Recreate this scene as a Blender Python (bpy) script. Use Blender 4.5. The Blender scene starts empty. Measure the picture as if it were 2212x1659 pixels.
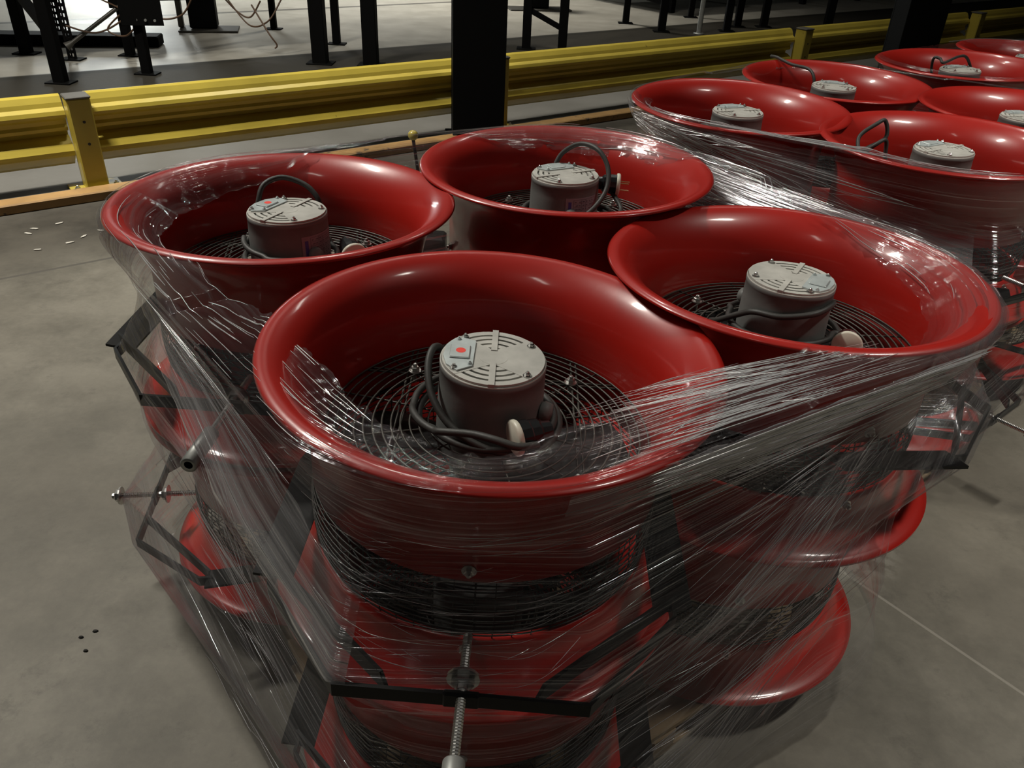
import bpy, math, random
import numpy as np
from mathutils import Vector, Matrix, noise as mnoise
PI = math.pi
sc = bpy.context.scene
col = sc.collection

# ------------------------------------------------------------------ camera
cam_d = bpy.data.cameras.new('camera'); cam = bpy.data.objects.new('camera', cam_d); col.objects.link(cam)
sc.camera = cam
cam_d.sensor_width = 36.0; cam_d.lens = 28.312; cam_d.clip_start = 0.02; cam_d.clip_end = 200
cr = Vector((0.99885603, 0.02534288, 0.04055079)); cu = Vector((-0.0478187, 0.52937207, 0.84704108)); cf = Vector((0, 0.84801118, -0.52997834))
cam.matrix_world = Matrix(((cr.x, cu.x, -cf.x, 0), (cr.y, cu.y, -cf.y, 0), (cr.z, cu.z, -cf.z, 1.3995), (0, 0, 0, 1)))

# ------------------------------------------------------------------ world, view, lamps
w = bpy.data.worlds.new('world'); sc.world = w; w.use_nodes = True
w.node_tree.nodes['Background'].inputs[0].default_value = (0.9, 0.95, 1.0, 1); w.node_tree.nodes['Background'].inputs[1].default_value = 0.008
sc.view_settings.view_transform = 'Standard'; sc.view_settings.look = 'None'; sc.view_settings.gamma = 1.0
sc.view_settings.exposure = -0.30
sc.cycles.transparent_max_bounces = 32
sc.cycles.max_bounces = 8
sc.cycles.sample_clamp_indirect = 4.0
LAMPS = [  # x, y, z, sx, sy, watts, spread in degrees
    (-3.3, 2.9, 5.6, 1.2, 0.22, 310, 130),
    (-0.6, 5.6, 5.6, 1.2, 0.22, 80, 130),
    (-1.6, -1.6, 5.6, 1.2, 0.22, 9, 130),
    (1.9, 6.4, 5.6, 1.2, 0.22, 26, 130),
    (3.3, 1.0, 5.6, 1.2, 0.22, 110, 72),
    (-5.0, 13.0, 5.6, 1.2, 0.5, 210, 105),
    (-1.2, 11.8, 5.6, 1.2, 0.5, 120, 90),
    (-3.2, 18.0, 5.6, 1.2, 0.5, 220, 125),
]
LN = Vector((-0.610, 0.792, 0)); LD = Vector((0.792, 0.610, 0))   # across / along the guard rail
RAILANG = math.atan2(0.610, 0.792)

# ------------------------------------------------------------------ materials
def nmat(name):
    m = bpy.data.materials.new(name); m.use_nodes = True
    nt = m.node_tree; nt.nodes.clear()
    o = nt.nodes.new('ShaderNodeOutputMaterial'); b = nt.nodes.new('ShaderNodeBsdfPrincipled')
    nt.links.new(b.outputs[0], o.inputs[0])
    return m, nt, b, o
def N(nt, t, **k):
    n = nt.nodes.new(t)
    for a, v in k.items(): setattr(n, a, v)
    return n
def ramp(nt, src, stops):
    r = N(nt, 'ShaderNodeValToRGB'); e = r.color_ramp.elements
    while len(e) < len(stops): e.new(0.5)
    for q, (p, c) in zip(e, stops):
        q.position = p; q.color = (c, c, c, 1) if not isinstance(c, tuple) else (*c, 1)
    nt.links.new(src, r.inputs[0]); return r
def mixc(nt, fac, a, b, mode='MIX'):
    m = N(nt, 'ShaderNodeMix', data_type='RGBA', blend_type=mode)
    for i, s in ((0, fac), (6, a), (7, b)):
        if hasattr(s, 'links'): nt.links.new(s, m.inputs[i])
        elif isinstance(s, tuple): m.inputs[i].default_value = (*s, 1)
        else: m.inputs[i].default_value = s
    return m.outputs[2]
def math_(nt, op, a, b=None, clamp=False):
    m = N(nt, 'ShaderNodeMath', operation=op, use_clamp=clamp)
    for i, s in enumerate((a, b)):
        if s is None: continue
        if hasattr(s, 'links'): nt.links.new(s, m.inputs[i])
        else: m.inputs[i].default_value = s
    return m.outputs[0]
def noisen(nt, vec, scale, detail=4, rough=0.55):
    n = N(nt, 'ShaderNodeTexNoise'); n.inputs['Scale'].default_value = scale; n.inputs['Detail'].default_value = detail
    n.inputs['Roughness'].default_value = rough
    if vec is not None: nt.links.new(vec, n.inputs['Vector'])
    return n.outputs['Fac']
def simple(name, c, rough=0.5, metal=0.0, bump=0.0, bscale=60, var=0.0, vscale=8, coat=0.0, dirt=None):
    m, nt, b, o = nmat(name)
    tc = N(nt, 'ShaderNodeTexCoord')
    b.inputs['Roughness'].default_value = rough; b.inputs['Metallic'].default_value = metal
    b.inputs['Base Color'].default_value = (*c, 1)
    if coat: b.inputs['Coat Weight'].default_value = coat; b.inputs['Coat Roughness'].default_value = 0.10
    csock = None
    if var:
        n = noisen(nt, tc.outputs['Object'], vscale)
        r = ramp(nt, n, [(0.3, 1 - var), (0.7, 1 + var * 0.3)])
        csock = mixc(nt, 1.0, c, r.outputs[0], 'MULTIPLY')
    if dirt:
        n = noisen(nt, tc.outputs['Object'], dirt[1], 8, 0.7)
        r = ramp(nt, n, [(dirt[2], 0.0), (dirt[2] + 0.06, 1.0)])
        csock = mixc(nt, r.outputs[0], csock if csock else c, dirt[0])
    if csock: nt.links.new(csock, b.inputs['Base Color'])
    if bump:
        bp = N(nt, 'ShaderNodeBump'); bp.inputs['Strength'].default_value = bump; bp.inputs['Distance'].default_value = 0.002
        nt.links.new(noisen(nt, tc.outputs['Object'], bscale, 3), bp.inputs['Height']); nt.links.new(bp.outputs[0], b.inputs['Normal'])
    return m
M = {}
M['red'] = simple('red_paint', (0.40, 0.012, 0.007), 0.36, 0, 0.05, 40, 0.10, 5, coat=0.6)
M['guard'] = simple('guard_wire', (0.055, 0.051, 0.043), 0.45, 0.2)
M['cage'] = simple('cage_wire', (0.022, 0.021, 0.018), 0.4, 0.2)
M['motor'] = simple('motor_grey', (0.15, 0.155, 0.148), 0.55, 0, 0.1, 120, 0.2, 20)
M['cover'] = simple('motor_cover_grey', (0.50, 0.49, 0.45), 0.5, 0, 0.06, 90, 0.25, 25)
M['slot'] = simple('dark_slot', (0.035, 0.033, 0.03), 0.7)
M['plate'] = simple('zinc_plate', (0.56, 0.62, 0.62), 0.35, 0.3, 0, 1, 0.25, 30)
M['sticker'] = simple('red_sticker', (0.85, 0.06, 0.04), 0.5)
M['label'] = simple('name_plate', (0.25, 0.215, 0.235), 0.45)
M['labelink'] = simple('label_ink', (0.09, 0.08, 0.10), 0.5)
M['labelblue'] = simple('label_blue', (0.05, 0.05, 0.22), 0.5)
M['steel'] = simple('zinc_steel', (0.58, 0.58, 0.56), 0.28, 1.0, 0, 1, 0.2, 80)
M['tube'] = simple('zinc_tube', (0.42, 0.43, 0.41), 0.45, 0.6, 0, 1, 0.2, 40)
M['cable'] = simple('rubber_cable', (0.035, 0.035, 0.032), 0.55, 0, 0.15, 200, 0.15, 20)
M['plug'] = simple('black_plastic', (0.012, 0.013, 0.014), 0.25)
M['cream'] = simple('cream_plastic', (0.62, 0.60, 0.50), 0.4)
M['brass'] = simple('brass', (0.6, 0.45, 0.2), 0.3, 1)
M['black'] = simple('black_paint', (0.004, 0.004, 0.004), 0.40, 0, 0.1, 60)
M['black'].node_tree.nodes['Principled BSDF'].inputs['Specular IOR Level'].default_value = 0.22
M['blackmatt'] = simple('black_steel', (0.0015, 0.0015, 0.0015), 0.7)
M['blackmatt'].node_tree.nodes['Principled BSDF'].inputs['Specular IOR Level'].default_value = 0.12
M['blade'] = simple('fan_blade', (0.02, 0.02, 0.02), 0.35)
M['yellow'] = simple('safety_yellow', (0.55, 0.43, 0.065), 0.36, 0, 0.12, 30, 0.18, 3, coat=0.15, dirt=((0.16, 0.12, 0.03), 14, 0.66))
M['orange'] = simple('worn_orange', (0.40, 0.235, 0.085), 0.6, 0, 0.2, 40, 0.3, 6, dirt=((0.06, 0.045, 0.03), 9, 0.60))
M['postcap'] = simple('post_cap', (0.10, 0.095, 0.085), 0.6)
M['wood'] = simple('pallet_wood', (0.33, 0.24, 0.14), 0.75, 0, 0.4, 60, 0.4, 12)
M['wall'] = simple('wall_paint', (0.22, 0.22, 0.21), 0.8)
M['ceil'] = simple('ceiling_paint', (0.10, 0.10, 0.10), 0.9)
M['scrap'] = simple('paper_scrap', (0.45, 0.43, 0.38), 0.8)
M['grime'] = simple('dark_crumb', (0.015, 0.014, 0.012), 0.8)
M['wire'] = simple('orange_wire', (0.10, 0.055, 0.03), 0.6)
M['ball'] = simple('yellow_knob', (0.42, 0.33, 0.06), 0.35, coat=0.3)
def lampmat():
    m, nt, b, o = nmat('lamp_housing'); b.inputs['Base Color'].default_value = (0.3, 0.3, 0.3, 1); return m
M['lamp'] = lampmat()

def floor_mat():
    m, nt, b, o = nmat('concrete_floor')
    geo = N(nt, 'ShaderNodeNewGeometry'); P = geo.outputs['Position']
    d = N(nt, 'ShaderNodeVectorMath', operation='DOT_PRODUCT'); nt.links.new(P, d.inputs[0]); d.inputs[1].default_value = LN
    W = d.outputs['Value']
    dl = N(nt, 'ShaderNodeVectorMath', operation='DOT_PRODUCT'); nt.links.new(P, dl.inputs[0]); dl.inputs[1].default_value = LD
    big = noisen(nt, P, 0.9, 6, 0.6); mid = noisen(nt, P, 3.0, 8, 0.7); fine = noisen(nt, P, 60, 3, 0.6)
    near = mixc(nt, ramp(nt, big, [(0.35, 0.0), (0.65, 1.0)]).outputs[0], (0.110, 0.098, 0.076), (0.20, 0.186, 0.150))
    near = mixc(nt, ramp(nt, mid, [(0.32, 0.70), (0.56, 0.0)]).outputs[0], near, (0.062, 0.056, 0.042))
    stain = noisen(nt, P, 7.0, 9, 0.78)
    near = mixc(nt, ramp(nt, stain, [(0.56, 0.0), (0.66, 0.45)]).outputs[0], near, (0.06, 0.054, 0.042))
    near = mixc(nt, ramp(nt, fine, [(0.3, 0.16), (0.7, 0.0)]).outputs[0], near, (0.05, 0.045, 0.04))
    far = mixc(nt, ramp(nt, mid, [(0.3, 0.0), (0.7, 1.0)]).outputs[0], (0.30, 0.28, 0.235), (0.42, 0.40, 0.345))
    aisle = mixc(nt, ramp(nt, big, [(0.3, 0.0), (0.7, 1.0)]).outputs[0], (0.12, 0.115, 0.101), (0.19, 0.184, 0.168))
    # dirty lane with the shade under the decks painted into its colour
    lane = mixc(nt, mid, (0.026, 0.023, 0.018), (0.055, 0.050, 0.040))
    def step(x0, wd=0.03):
        q = math_(nt, 'SUBTRACT', W, x0); q = math_(nt, 'DIVIDE', q, wd, True); return q
    c = mixc(nt, step(4.30), near, aisle)
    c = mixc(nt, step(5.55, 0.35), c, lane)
    c = mixc(nt, step(7.27), c, far)
    # dirt streak lanes beside the kerb (near side)
    q = math_(nt, 'SUBTRACT', W, 3.95); q = math_(nt, 'ABSOLUTE', q); q = math_(nt, 'MULTIPLY', q, 2.0); q = math_(nt, 'SUBTRACT', 1.35, q, True)
    q = math_(nt, 'MULTIPLY', q, ramp(nt, big, [(0.3, 0.65), (0.6, 1.0)]).outputs[0])
    c = mixc(nt, q, c, mixc(nt, ramp(nt, mid, [(.35, 0.), (.65, 1.)]).outputs[0], (0.020, 0.017, 0.012), (0.052, 0.045, 0.034)))
    # joints
    def line(x0, wd, colr, c, D=W, amt=0.85):
        q = math_(nt, 'SUBTRACT', D, x0); q = math_(nt, 'ABSOLUTE', q); q = math_(nt, 'DIVIDE', q, wd); q = math_(nt, 'SUBTRACT', 1.0, q, True)
        q = math_(nt, 'MULTIPLY', q, 3.0, True); q = math_(nt, 'MULTIPLY', q, amt)
        return mixc(nt, q, c, colr)
    c = line(7.24, 0.075, (0.03, 0.028, 0.022), c)
    c = line(3.47, 0.010, (0.055, 0.05, 0.042), c)
    c = line(9.9, 0.06, (0.06, 0.055, 0.045), c)
    c = line(4.95, 0.008, (0.6, 0.6, 0.58), c, W, 0.25)
    # saw cut on the right (runs away from the pallet)
    jx = N(nt, 'ShaderNodeVectorMath', operation='DOT_PRODUCT'); nt.links.new(P, jx.inputs[0]); jx.inputs[1].default_value = (0.777, 0.630, 0)
    c = mixc(nt, step(2.3, .02), line(1.556, 0.0045, (0.30, 0.28, 0.24), c, jx.outputs['Value'], 0.5), c)
    # chalky worn patch near the cut
    vd = N(nt, 'ShaderNodeVectorMath', operation='DISTANCE'); nt.links.new(P, vd.inputs[0]); vd.inputs[1].default_value = (0.83, 1.55, 0)
    q = math_(nt, 'MULTIPLY', vd.outputs['Value'], 5.5); q = math_(nt, 'SUBTRACT', 1.0, q, True)
    q = math_(nt, 'MULTIPLY', q, ramp(nt, noisen(nt, P, 22, 6), [(0.45, 0.0), (0.55, 1.0)]).outputs[0])
    c = mixc(nt, q, c, (0.38, 0.37, 0.32))
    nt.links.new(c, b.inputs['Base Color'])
    rr = mixc(nt, step(4.30), (0.62,) * 3, (0.52,) * 3)
    rr = mixc(nt, step(5.55, .35), rr, (0.60,) * 3); rr = mixc(nt, step(7.27), rr, (0.33,) * 3)
    rr = mixc(nt, math_(nt, 'MULTIPLY', mid, 0.5), rr, (0.75,) * 3)
    nt.links.new(rr, b.inputs['Roughness'])
    sp = mixc(nt, step(5.45, .3), (0.5,) * 3, (0.12,) * 3); sp = mixc(nt, step(7.27), sp, (0.5,) * 3); nt.links.new(sp, b.inputs['Specular IOR Level'])
    bp = N(nt, 'ShaderNodeBump'); bp.inputs['Strength'].default_value = 0.25; bp.inputs['Distance'].default_value = 0.004
    nt.links.new(noisen(nt, P, 18, 6, 0.7), bp.inputs['Height']); nt.links.new(bp.outputs[0], b.inputs['Normal'])
    return m
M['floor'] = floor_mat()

def film_mat(name, haze=0.07, gloss=0.10, streak=0.55, seed=0.0, crk=0.25):
    m = bpy.data.materials.new(name); m.use_nodes = True; nt = m.node_tree; nt.nodes.clear()
    o = N(nt, 'ShaderNodeOutputMaterial')
    uv = N(nt, 'ShaderNodeUVMap'); uv.uv_map = 'UVMap'
    def stretched(su, sv, off):
        mp = N(nt, 'ShaderNodeMapping'); mp.inputs['Scale'].default_value = (su, sv, 1); mp.inputs['Location'].default_value = (off, off * 1.7, seed)
        nt.links.new(uv.outputs[0], mp.inputs[0]); return mp.outputs[0]
    n1 = noisen(nt, stretched(0.8, 170, 1.3), 1.0, 3, 0.6)       # fine stretch lines
    n2 = noisen(nt, stretched(0.7, 16, 7.1), 1.0, 3, 0.6)        # broad bands
    n3 = noisen(nt, stretched(7, 26, 3.3), 1.0, 4, 0.65)        # crinkles
    hz = math_(nt, 'MULTIPLY', ramp(nt, n2, [(0.42, 0.15), (0.72, 1.0)]).outputs[0], ramp(nt, n1, [(0.35, 0.3), (0.62, 1.0)]).outputs[0])
    hz = math_(nt, 'MULTIPLY', hz, haze * 2.6)
    gl = math_(nt, 'MULTIPLY', ramp(nt, n1, [(0.50, 0.0), (0.66, 1.0)]).outputs[0], ramp(nt, n2, [(0.40, 0.0), (0.62, 1.0)]).outputs[0])
    gl = math_(nt, 'MULTIPLY', gl, streak); gl = math_(nt, 'ADD', gl, gloss)
    lw = N(nt, 'ShaderNodeLayerWeight'); lw.inputs['Blend'].default_value = 0.25
    gl = math_(nt, 'ADD', gl, math_(nt, 'MULTIPLY', lw.outputs['Fresnel'], 0.30), True)
    hsum = math_(nt, 'ADD', math_(nt, 'MULTIPLY', n1, 1.0), math_(nt, 'MULTIPLY', n3, crk))
    bp = N(nt, 'ShaderNodeBump'); bp.inputs['Strength'].default_value = 1.0; bp.inputs['Distance'].default_value = 0.0045
    nt.links.new(hsum, bp.inputs['Height'])
    g = N(nt, 'ShaderNodeBsdfGlossy'); g.inputs['Roughness'].default_value = 0.12; g.inputs['Color'].default_value = (0.95, 0.96, 1, 1)
    nt.links.new(bp.outputs[0], g.inputs['Normal'])
    t = N(nt, 'ShaderNodeBsdfTransparent'); t.inputs['Color'].default_value = (0.95, 0.95, 0.955, 1)
    df = N(nt, 'ShaderNodeBsdfDiffuse'); df.inputs['Color'].default_value = (0.8, 0.8, 0.82, 1)
    tr = N(nt, 'ShaderNodeBsdfTranslucent'); tr.inputs['Color'].default_value = (0.8, 0.8, 0.82, 1)
    dm = N(nt, 'ShaderNodeMixShader'); dm.inputs[0].default_value = 0.4; nt.links.new(df.outputs[0], dm.inputs[1]); nt.links.new(tr.outputs[0], dm.inputs[2])
    m1 = N(nt, 'ShaderNodeMixShader'); nt.links.new(hz, m1.inputs[0]); nt.links.new(t.outputs[0], m1.inputs[1]); nt.links.new(dm.outputs[0], m1.inputs[2])
    m2 = N(nt, 'ShaderNodeMixShader'); nt.links.new(gl, m2.inputs[0]); nt.links.new(m1.outputs[0], m2.inputs[1]); nt.links.new(g.outputs[0], m2.inputs[2])
    nt.links.new(m2.outputs[0], o.inputs[0])
    return m
M['film'] = film_mat('stretch_film', 0.055, 0.03, 0.42)
M['filmflap'] = film_mat('stretch_film_folded', 0.055, 0.04, 0.45, 2.0, 1.1)
M['filmthick'] = film_mat('stretch_film_gathered', 0.22, 0.06, 0.75, 4.0)
M['filmthin'] = film_mat('stretch_film_single', 0.035, 0.03, 0.35, 9.0)

# ------------------------------------------------------------------ mesh helpers
class MB:
    def __init__(s): s.v = []; s.f = []; s.sm = []; s.uv = None
    def add(s, vs, fs, smooth=False):
        o = len(s.v); s.v += [tuple(v) for v in vs]; s.f += [tuple(i + o for i in f) for f in fs]; s.sm += [smooth] * len(fs)
    def box(s, c, d, R=None, bev=0.0):
        hx, hy, hz = d[0] / 2, d[1] / 2, d[2] / 2
        b = min(bev, hx * .9, hy * .9, hz * .9)
        if b <= 0:
            P = [(x, y, z) for z in (-hz, hz) for x, y in ((-hx, -hy), (hx, -hy), (hx, hy), (-hx, hy))]
            F = [(3, 2, 1, 0), (4, 5, 6, 7), (0, 1, 5, 4), (1, 2, 6, 5), (2, 3, 7, 6), (3, 0, 4, 7)]
        else:
            P = []; F = []
            def ring(z, i):
                x, y = hx - i, hy - i; k = b if i == 0 else b * .5
                return [(-x + k, -y, z), (x - k, -y, z), (x, -y + k, z), (x, y - k, z), (x - k, y, z), (-x + k, y, z), (-x, y - k, z), (-x, -y + k, z)]
            for z, i in ((-hz, b), (-hz + b, 0), (hz - b, 0), (hz, b)): P += ring(z, i)
            for r in range(3):
                for k in range(8): F.append((r * 8 + k, r * 8 + (k + 1) % 8, r * 8 + 8 + (k + 1) % 8, r * 8 + 8 + k))
            F.append(tuple(range(7, -1, -1))); F.append(tuple(range(24, 32)))
        c = Vector(c)
        P = [c + (R @ Vector(p) if R else Vector(p)) for p in P]
        s.add(P, F); return s
    def tube(s, pts, r, n=8, closed=False, cap=True, smooth=True):
        pts = [Vector(p) for p in pts]; m = len(pts); rr = r if isinstance(r, (list, tuple)) else [r] * m
        T = []
        for i in range(m):
            if closed: t = pts[(i + 1) % m] - pts[i - 1]
            else: t = pts[min(i + 1, m - 1)] - pts[max(i - 1, 0)]
            T.append(t.normalized() if t.length > 1e-9 else Vector((0, 0, 1)))
        up = Vector((0, 0, 1)) if abs(T[0].z) < 0.9 else Vector((1, 0, 0))
        nrm = (up - T[0] * up.dot(T[0])).normalized(); V = []
        for i in range(m):
            nrm = nrm - T[i] * nrm.dot(T[i]); nrm.normalize(); bi = T[i].cross(nrm)
            for k in range(n):
                a = 2 * PI * k / n + (PI / 4 if n == 4 else 0); V.append(pts[i] + (nrm * math.cos(a) + bi * math.sin(a)) * rr[i])
        F = []
        for i in range(m if closed else m - 1):
            j = (i + 1) % m
            for k in range(n): F.append((i * n + k, j * n + k, j * n + (k + 1) % n, i * n + (k + 1) % n)[::-1])
        s.add(V, F, smooth)
        if cap and not closed:
            s.add(V[:n], [tuple(range(n))]); s.add(V[-n:], [tuple(range(n - 1, -1, -1))])
        return s
    def lathe(s, prof, n=64, c=(0, 0, 0), closed=False, smooth=True, capb=False, capt=False):
        V = []; m = len(prof)
        for (r, z) in prof:
            for k in range(n):
                a = 2 * PI * k / n; V.append((c[0] + r * math.cos(a), c[1] + r * math.sin(a), c[2] + z))
        F = []
        for i in range(m if closed else m - 1):
            j = (i + 1) % m
            for k in range(n): F.append((i * n + k, i * n + (k + 1) % n, j * n + (k + 1) % n, j * n + k))
        s.add(V, F, smooth)
        if capb: s.add(V[:n], [tuple(range(n - 1, -1, -1))])
        if capt: s.add(V[-n:], [tuple(range(n))])
        return s
    def prism(s, poly, z0, z1):
        n = len(poly); V = [(x, y, z0) for x, y in poly] + [(x, y, z1) for x, y in poly]
        F = [tuple(range(n - 1, -1, -1)), tuple(range(n, 2 * n))] + [(k, (k + 1) % n, n + (k + 1) % n, n + k) for k in range(n)]
        s.add(V, F); return s
    def xf(s, mat):
        s.v = [tuple(mat @ Vector(v)) for v in s.v]; return s
    def mesh(s, name, mat):
        me = bpy.data.meshes.new(name); me.from_pydata(s.v, [], s.f)
        me.polygons.foreach_set('use_smooth', s.sm); me.materials.append(mat); me.update(); return me
    def build(s, name, mat, parent=None, loc=None):
        o = bpy.data.objects.new(name, s.mesh(name, mat)); col.objects.link(o)
        if parent: o.parent = parent
        if loc: o.location = loc
        return o
def tag(o, label=None, cat=None, group=None, kind=None):
    for k, v in (('label', label), ('category', cat), ('group', group), ('kind', kind)):
        if v: o[k] = v
    return o
def empty(name, loc, rz=0, label=None, cat=None, group=None):
    o = bpy.data.objects.new(name, None); col.objects.link(o); o.location = loc; o.rotation_euler = (0, 0, rz)
    o.empty_display_size = 0.05
    return tag(o, label, cat, group)
def spline(P, sub=8, closed=False):
    P = [Vector(p) for p in P]; n = len(P); out = []
    rng = range(n) if closed else range(n - 1)
    for i in rng:
        g = (lambda k: P[k % n]) if closed else (lambda k: P[max(0, min(n - 1, k))])
        a, b, c, d = g(i - 1), g(i), g(i + 1), g(i + 2)
        for k in range(sub):
            t = k / sub
            out.append(0.5 * ((2 * b) + (c - a) * t + (2 * a - 5 * b + 4 * c - d) * t * t + (3 * b - a - 3 * c + d) * t ** 3))
    if not closed: out.append(P[-1])
    return out
def basis(d, up=Vector((0, 0, 1))):
    z = Vector(d).normalized(); x = up.cross(z)
    if x.length < 1e-6: x = Vector((1, 0, 0))
    x.normalize(); y = z.cross(x)
    return Matrix((x, y, z)).transposed()
def flat_bar(mb, pts, wd, th, wdir=(0, 0, 1)):
    """flat strap through pts: width wd along wdir, thickness th."""
    pts = [Vector(p) for p in pts]; wv = Vector(wdir).normalized(); n = len(pts); V = []
    for i, p in enumerate(pts):
        d0 = (pts[i] - pts[i - 1]).normalized() if i else (pts[1] - pts[0]).normalized()
        d1 = (pts[i + 1] - pts[i]).normalized() if i < n - 1 else d0
        t = (d0 + d1).normalized(); nn = t.cross(wv).normalized(); k = 1 / max(0.5, nn.dot(d0.cross(wv).normalized()))
        for a, b in ((-1, -1), (1, -1), (1, 1), (-1, 1)): V.append(p + nn * (a * th / 2 * k) + wv * (b * wd / 2))
    F = [(0, 1, 2, 3), tuple((n - 1) * 4 + k for k in (3, 2, 1, 0))]
    for i in range(n - 1):
        for k in range(4): F.append((i * 4 + k, i * 4 + 4 + k, i * 4 + 4 + (k + 1) % 4, i * 4 + (k + 1) % 4))
    mb.add(V, F); return mb
def hexbolt(mb, c, d, r, h, washer=True):
    R = basis(d); c = Vector(c)
    b = MB()
    if washer: b.lathe([(0.0001, 0), (r * 1.45, 0), (r * 1.45, r * .25), (0.0001, r * .25)], 14)
    b.lathe([(r, r * .2), (r, h * .85), (r * .8, h), (0.0001, h)], 6, smooth=False)
    b.lathe([(r * .5, h), (r * .5, h * 1.45), (r * .3, h * 1.6), (0.0001, h * 1.6)], 8)
    mb.add([c + R @ Vector(v) for v in b.v], b.f); return mb

# ------------------------------------------------------------------ room shell
def struct(o): o['kind'] = 'structure'; return o
b = MB(); b.add([(-22, -8, 0), (22, -8, 0), (22, 28, 0), (-22, 28, 0)], [(0, 1, 2, 3)]); 
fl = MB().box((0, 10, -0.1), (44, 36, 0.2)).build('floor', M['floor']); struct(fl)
struct(MB().box((0, 10, 6.6), (44, 36, 0.2)).build('ceiling', M['ceil']))
struct(MB().box((0, 28.1, 3.25), (44, 0.2, 6.5)).build('wall_back', M['wall']))
struct(MB().box((0, -8.1, 3.25), (44, 0.2, 6.5)).build('wall_front', M['wall']))
struct(MB().box((-22.1, 10, 3.25), (0.2, 36, 6.5)).build('wall_left', M['wall']))
struct(MB().box((22.1, 10, 3.25), (0.2, 36, 6.5)).build('wall_right', M['wall']))
for i, (x, y, z, sx, sy, wt, spd) in enumerate(LAMPS):
    ld = bpy.data.lights.new('ceiling_lamp_light', 'AREA'); ld.shape = 'RECTANGLE'; ld.size = sx; ld.size_y = sy; ld.energy = wt; ld.spread = math.radians(spd)
    ld.color = (1.0, 0.955, 0.86) if i not in (5, 7) else (0.97, 1.0, 0.97)
    lo = bpy.data.objects.new('ceiling_lamp_light', ld); col.objects.link(lo); lo.location = (x, y, z); lo.rotation_euler = (0, 0, RAILANG)

def emis(name, c, st):
    m = bpy.data.materials.new(name); m.use_nodes = True; nt = m.node_tree; nt.nodes.clear(); o = N(nt, 'ShaderNodeOutputMaterial'); e = N(nt, 'ShaderNodeEmission')
    e.inputs[0].default_value = (*c, 1); e.inputs[1].default_value = st; nt.links.new(e.outputs[0], o.inputs[0]); return m
struct(MB().box((-13.6, 27.97, 3.1), (3.4, .05, 2.6)).build('glare_panel_1', emis('glare_panel_glow', (.95, 1, .97), 26)))  # unseen glowing panel added on the back wall to throw floor glare

# ------------------------------------------------------------------ fan
R0 = 0.31; FH = 0.3875
BELL = [(0.31, 0.0), (0.302, 0.0035), (0.292, 0.001), (0.280, -0.006), (0.268, -0.016), (0.256, -0.030), (0.247, -0.046), (0.241, -0.062), (0.237, -0.080), (0.235, -0.100), (0.234, -0.130), (0.234, -0.19)]
def bell_mesh():
    inner = BELL
    outer = [(0.250, -0.19), (0.250, -0.11), (0.252, -0.090), (0.257, -0.070), (0.264, -0.050), (0.274, -0.032), (0.286, -0.018), (0.298, -0.009), (0.308, -0.006), (0.3125, -0.003)]
    mb = MB(); prof = [(r, FH + z) for r, z in inner] + [(r, FH + z) for r, z in outer]
    mb.lathe(prof[::-1], 128, closed=True)
    return mb.mesh('bell_housing', M['red'])
def cone_mesh():
    z0 = FH - 0.295
    outer = [(0.250, z0), (0.250, z0 - 0.018), (0.254, z0 - 0.036), (0.262, z0 - 0.052), (0.274, z0 - 0.066), (0.288, z0 - 0.077), (0.300, z0 - 0.083), (0.3125, z0 - 0.085), (0.3125, z0 - 0.090)]
    inner = [(0.300, z0 - 0.089), (0.285, z0 - 0.083), (0.268, z0 - 0.070), (0.254, z0 - 0.055), (0.245, z0 - 0.036), (0.240, z0 - 0.018), (0.240, z0)]
    mb = MB(); mb.lathe((outer + inner)[::-1], 128, closed=True)
    return mb.mesh('outlet_cone', M['red'])
def ring(mb, r, z, w_, n=72, s=5):
    mb.tube([(r * math.cos(2 * PI * k / n), r * math.sin(2 * PI * k / n), z) for k in range(n)], w_, s, closed=True)
def guard_mesh():
    mb = MB(); z = FH - 0.133
    for k in range(13):
        ring(mb, 0.074 + k * 0.0130, z + 0.004 * math.cos(k / 13 * PI / 2), 0.00155)
    for k in range(12):
        a = 2 * PI * k / 12 + .26; c, s_ = math.cos(a), math.sin(a)
        mb.tube([(0.06 * c, 0.06 * s_, z + .001), (0.15 * c, 0.15 * s_, z), (0.236 * c, 0.236 * s_, z - .004)], 0.0015, 5)
    for sgn in (-1, 1):           # paired carrier wires
        for ax in (0, 1):
            p = [(-0.195, 0.125 * sgn, z - .003), (0.195, 0.125 * sgn, z - .003)]
            if ax: p = [(y, x, zz) for x, y, zz in p]
            mb.tube(p, 0.0018, 5)
            p = [(-0.190, 0.133 * sgn, z - .003), (0.190, 0.133 * sgn, z - .003)]
            if ax: p = [(y, x, zz) for x, y, zz in p]
            mb.tube(p, 0.0018, 5)
    return mb.mesh('wire_guard', M['guard'])
def cage_mesh():
    mb = MB(); z1 = FH - 0.188; z0 = FH - 0.298
    for k in range(12):
        t = k / 11; ring(mb, 0.247 + 0.006 * math.sin(t * PI), z1 + (z0 - z1) * t, 0.0012)
    for k in range(60):
        a = 2 * PI * k / 60; c, s_ = math.cos(a), math.sin(a)
        mb.tube([(0.246 * c, 0.246 * s_, z1), (0.2525 * c, 0.2525 * s_, (z0 + z1) / 2), (0.246 * c, 0.246 * s_, z0)], 0.0010, 4)
    for k in range(14): ring(mb, 0.05 + k * 0.0145, z0 + .004, 0.0012, 56, 4)
    for k in range(12):
        a = 2 * PI * k / 12; c, s_ = math.cos(a), math.sin(a)
        mb.tube([(0.045 * c, 0.045 * s_, z0 + .002), (0.243 * c, 0.243 * s_, z0 + .002)], 0.0014, 4)
    return mb.mesh('wire_cage', M['cage'])
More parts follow.
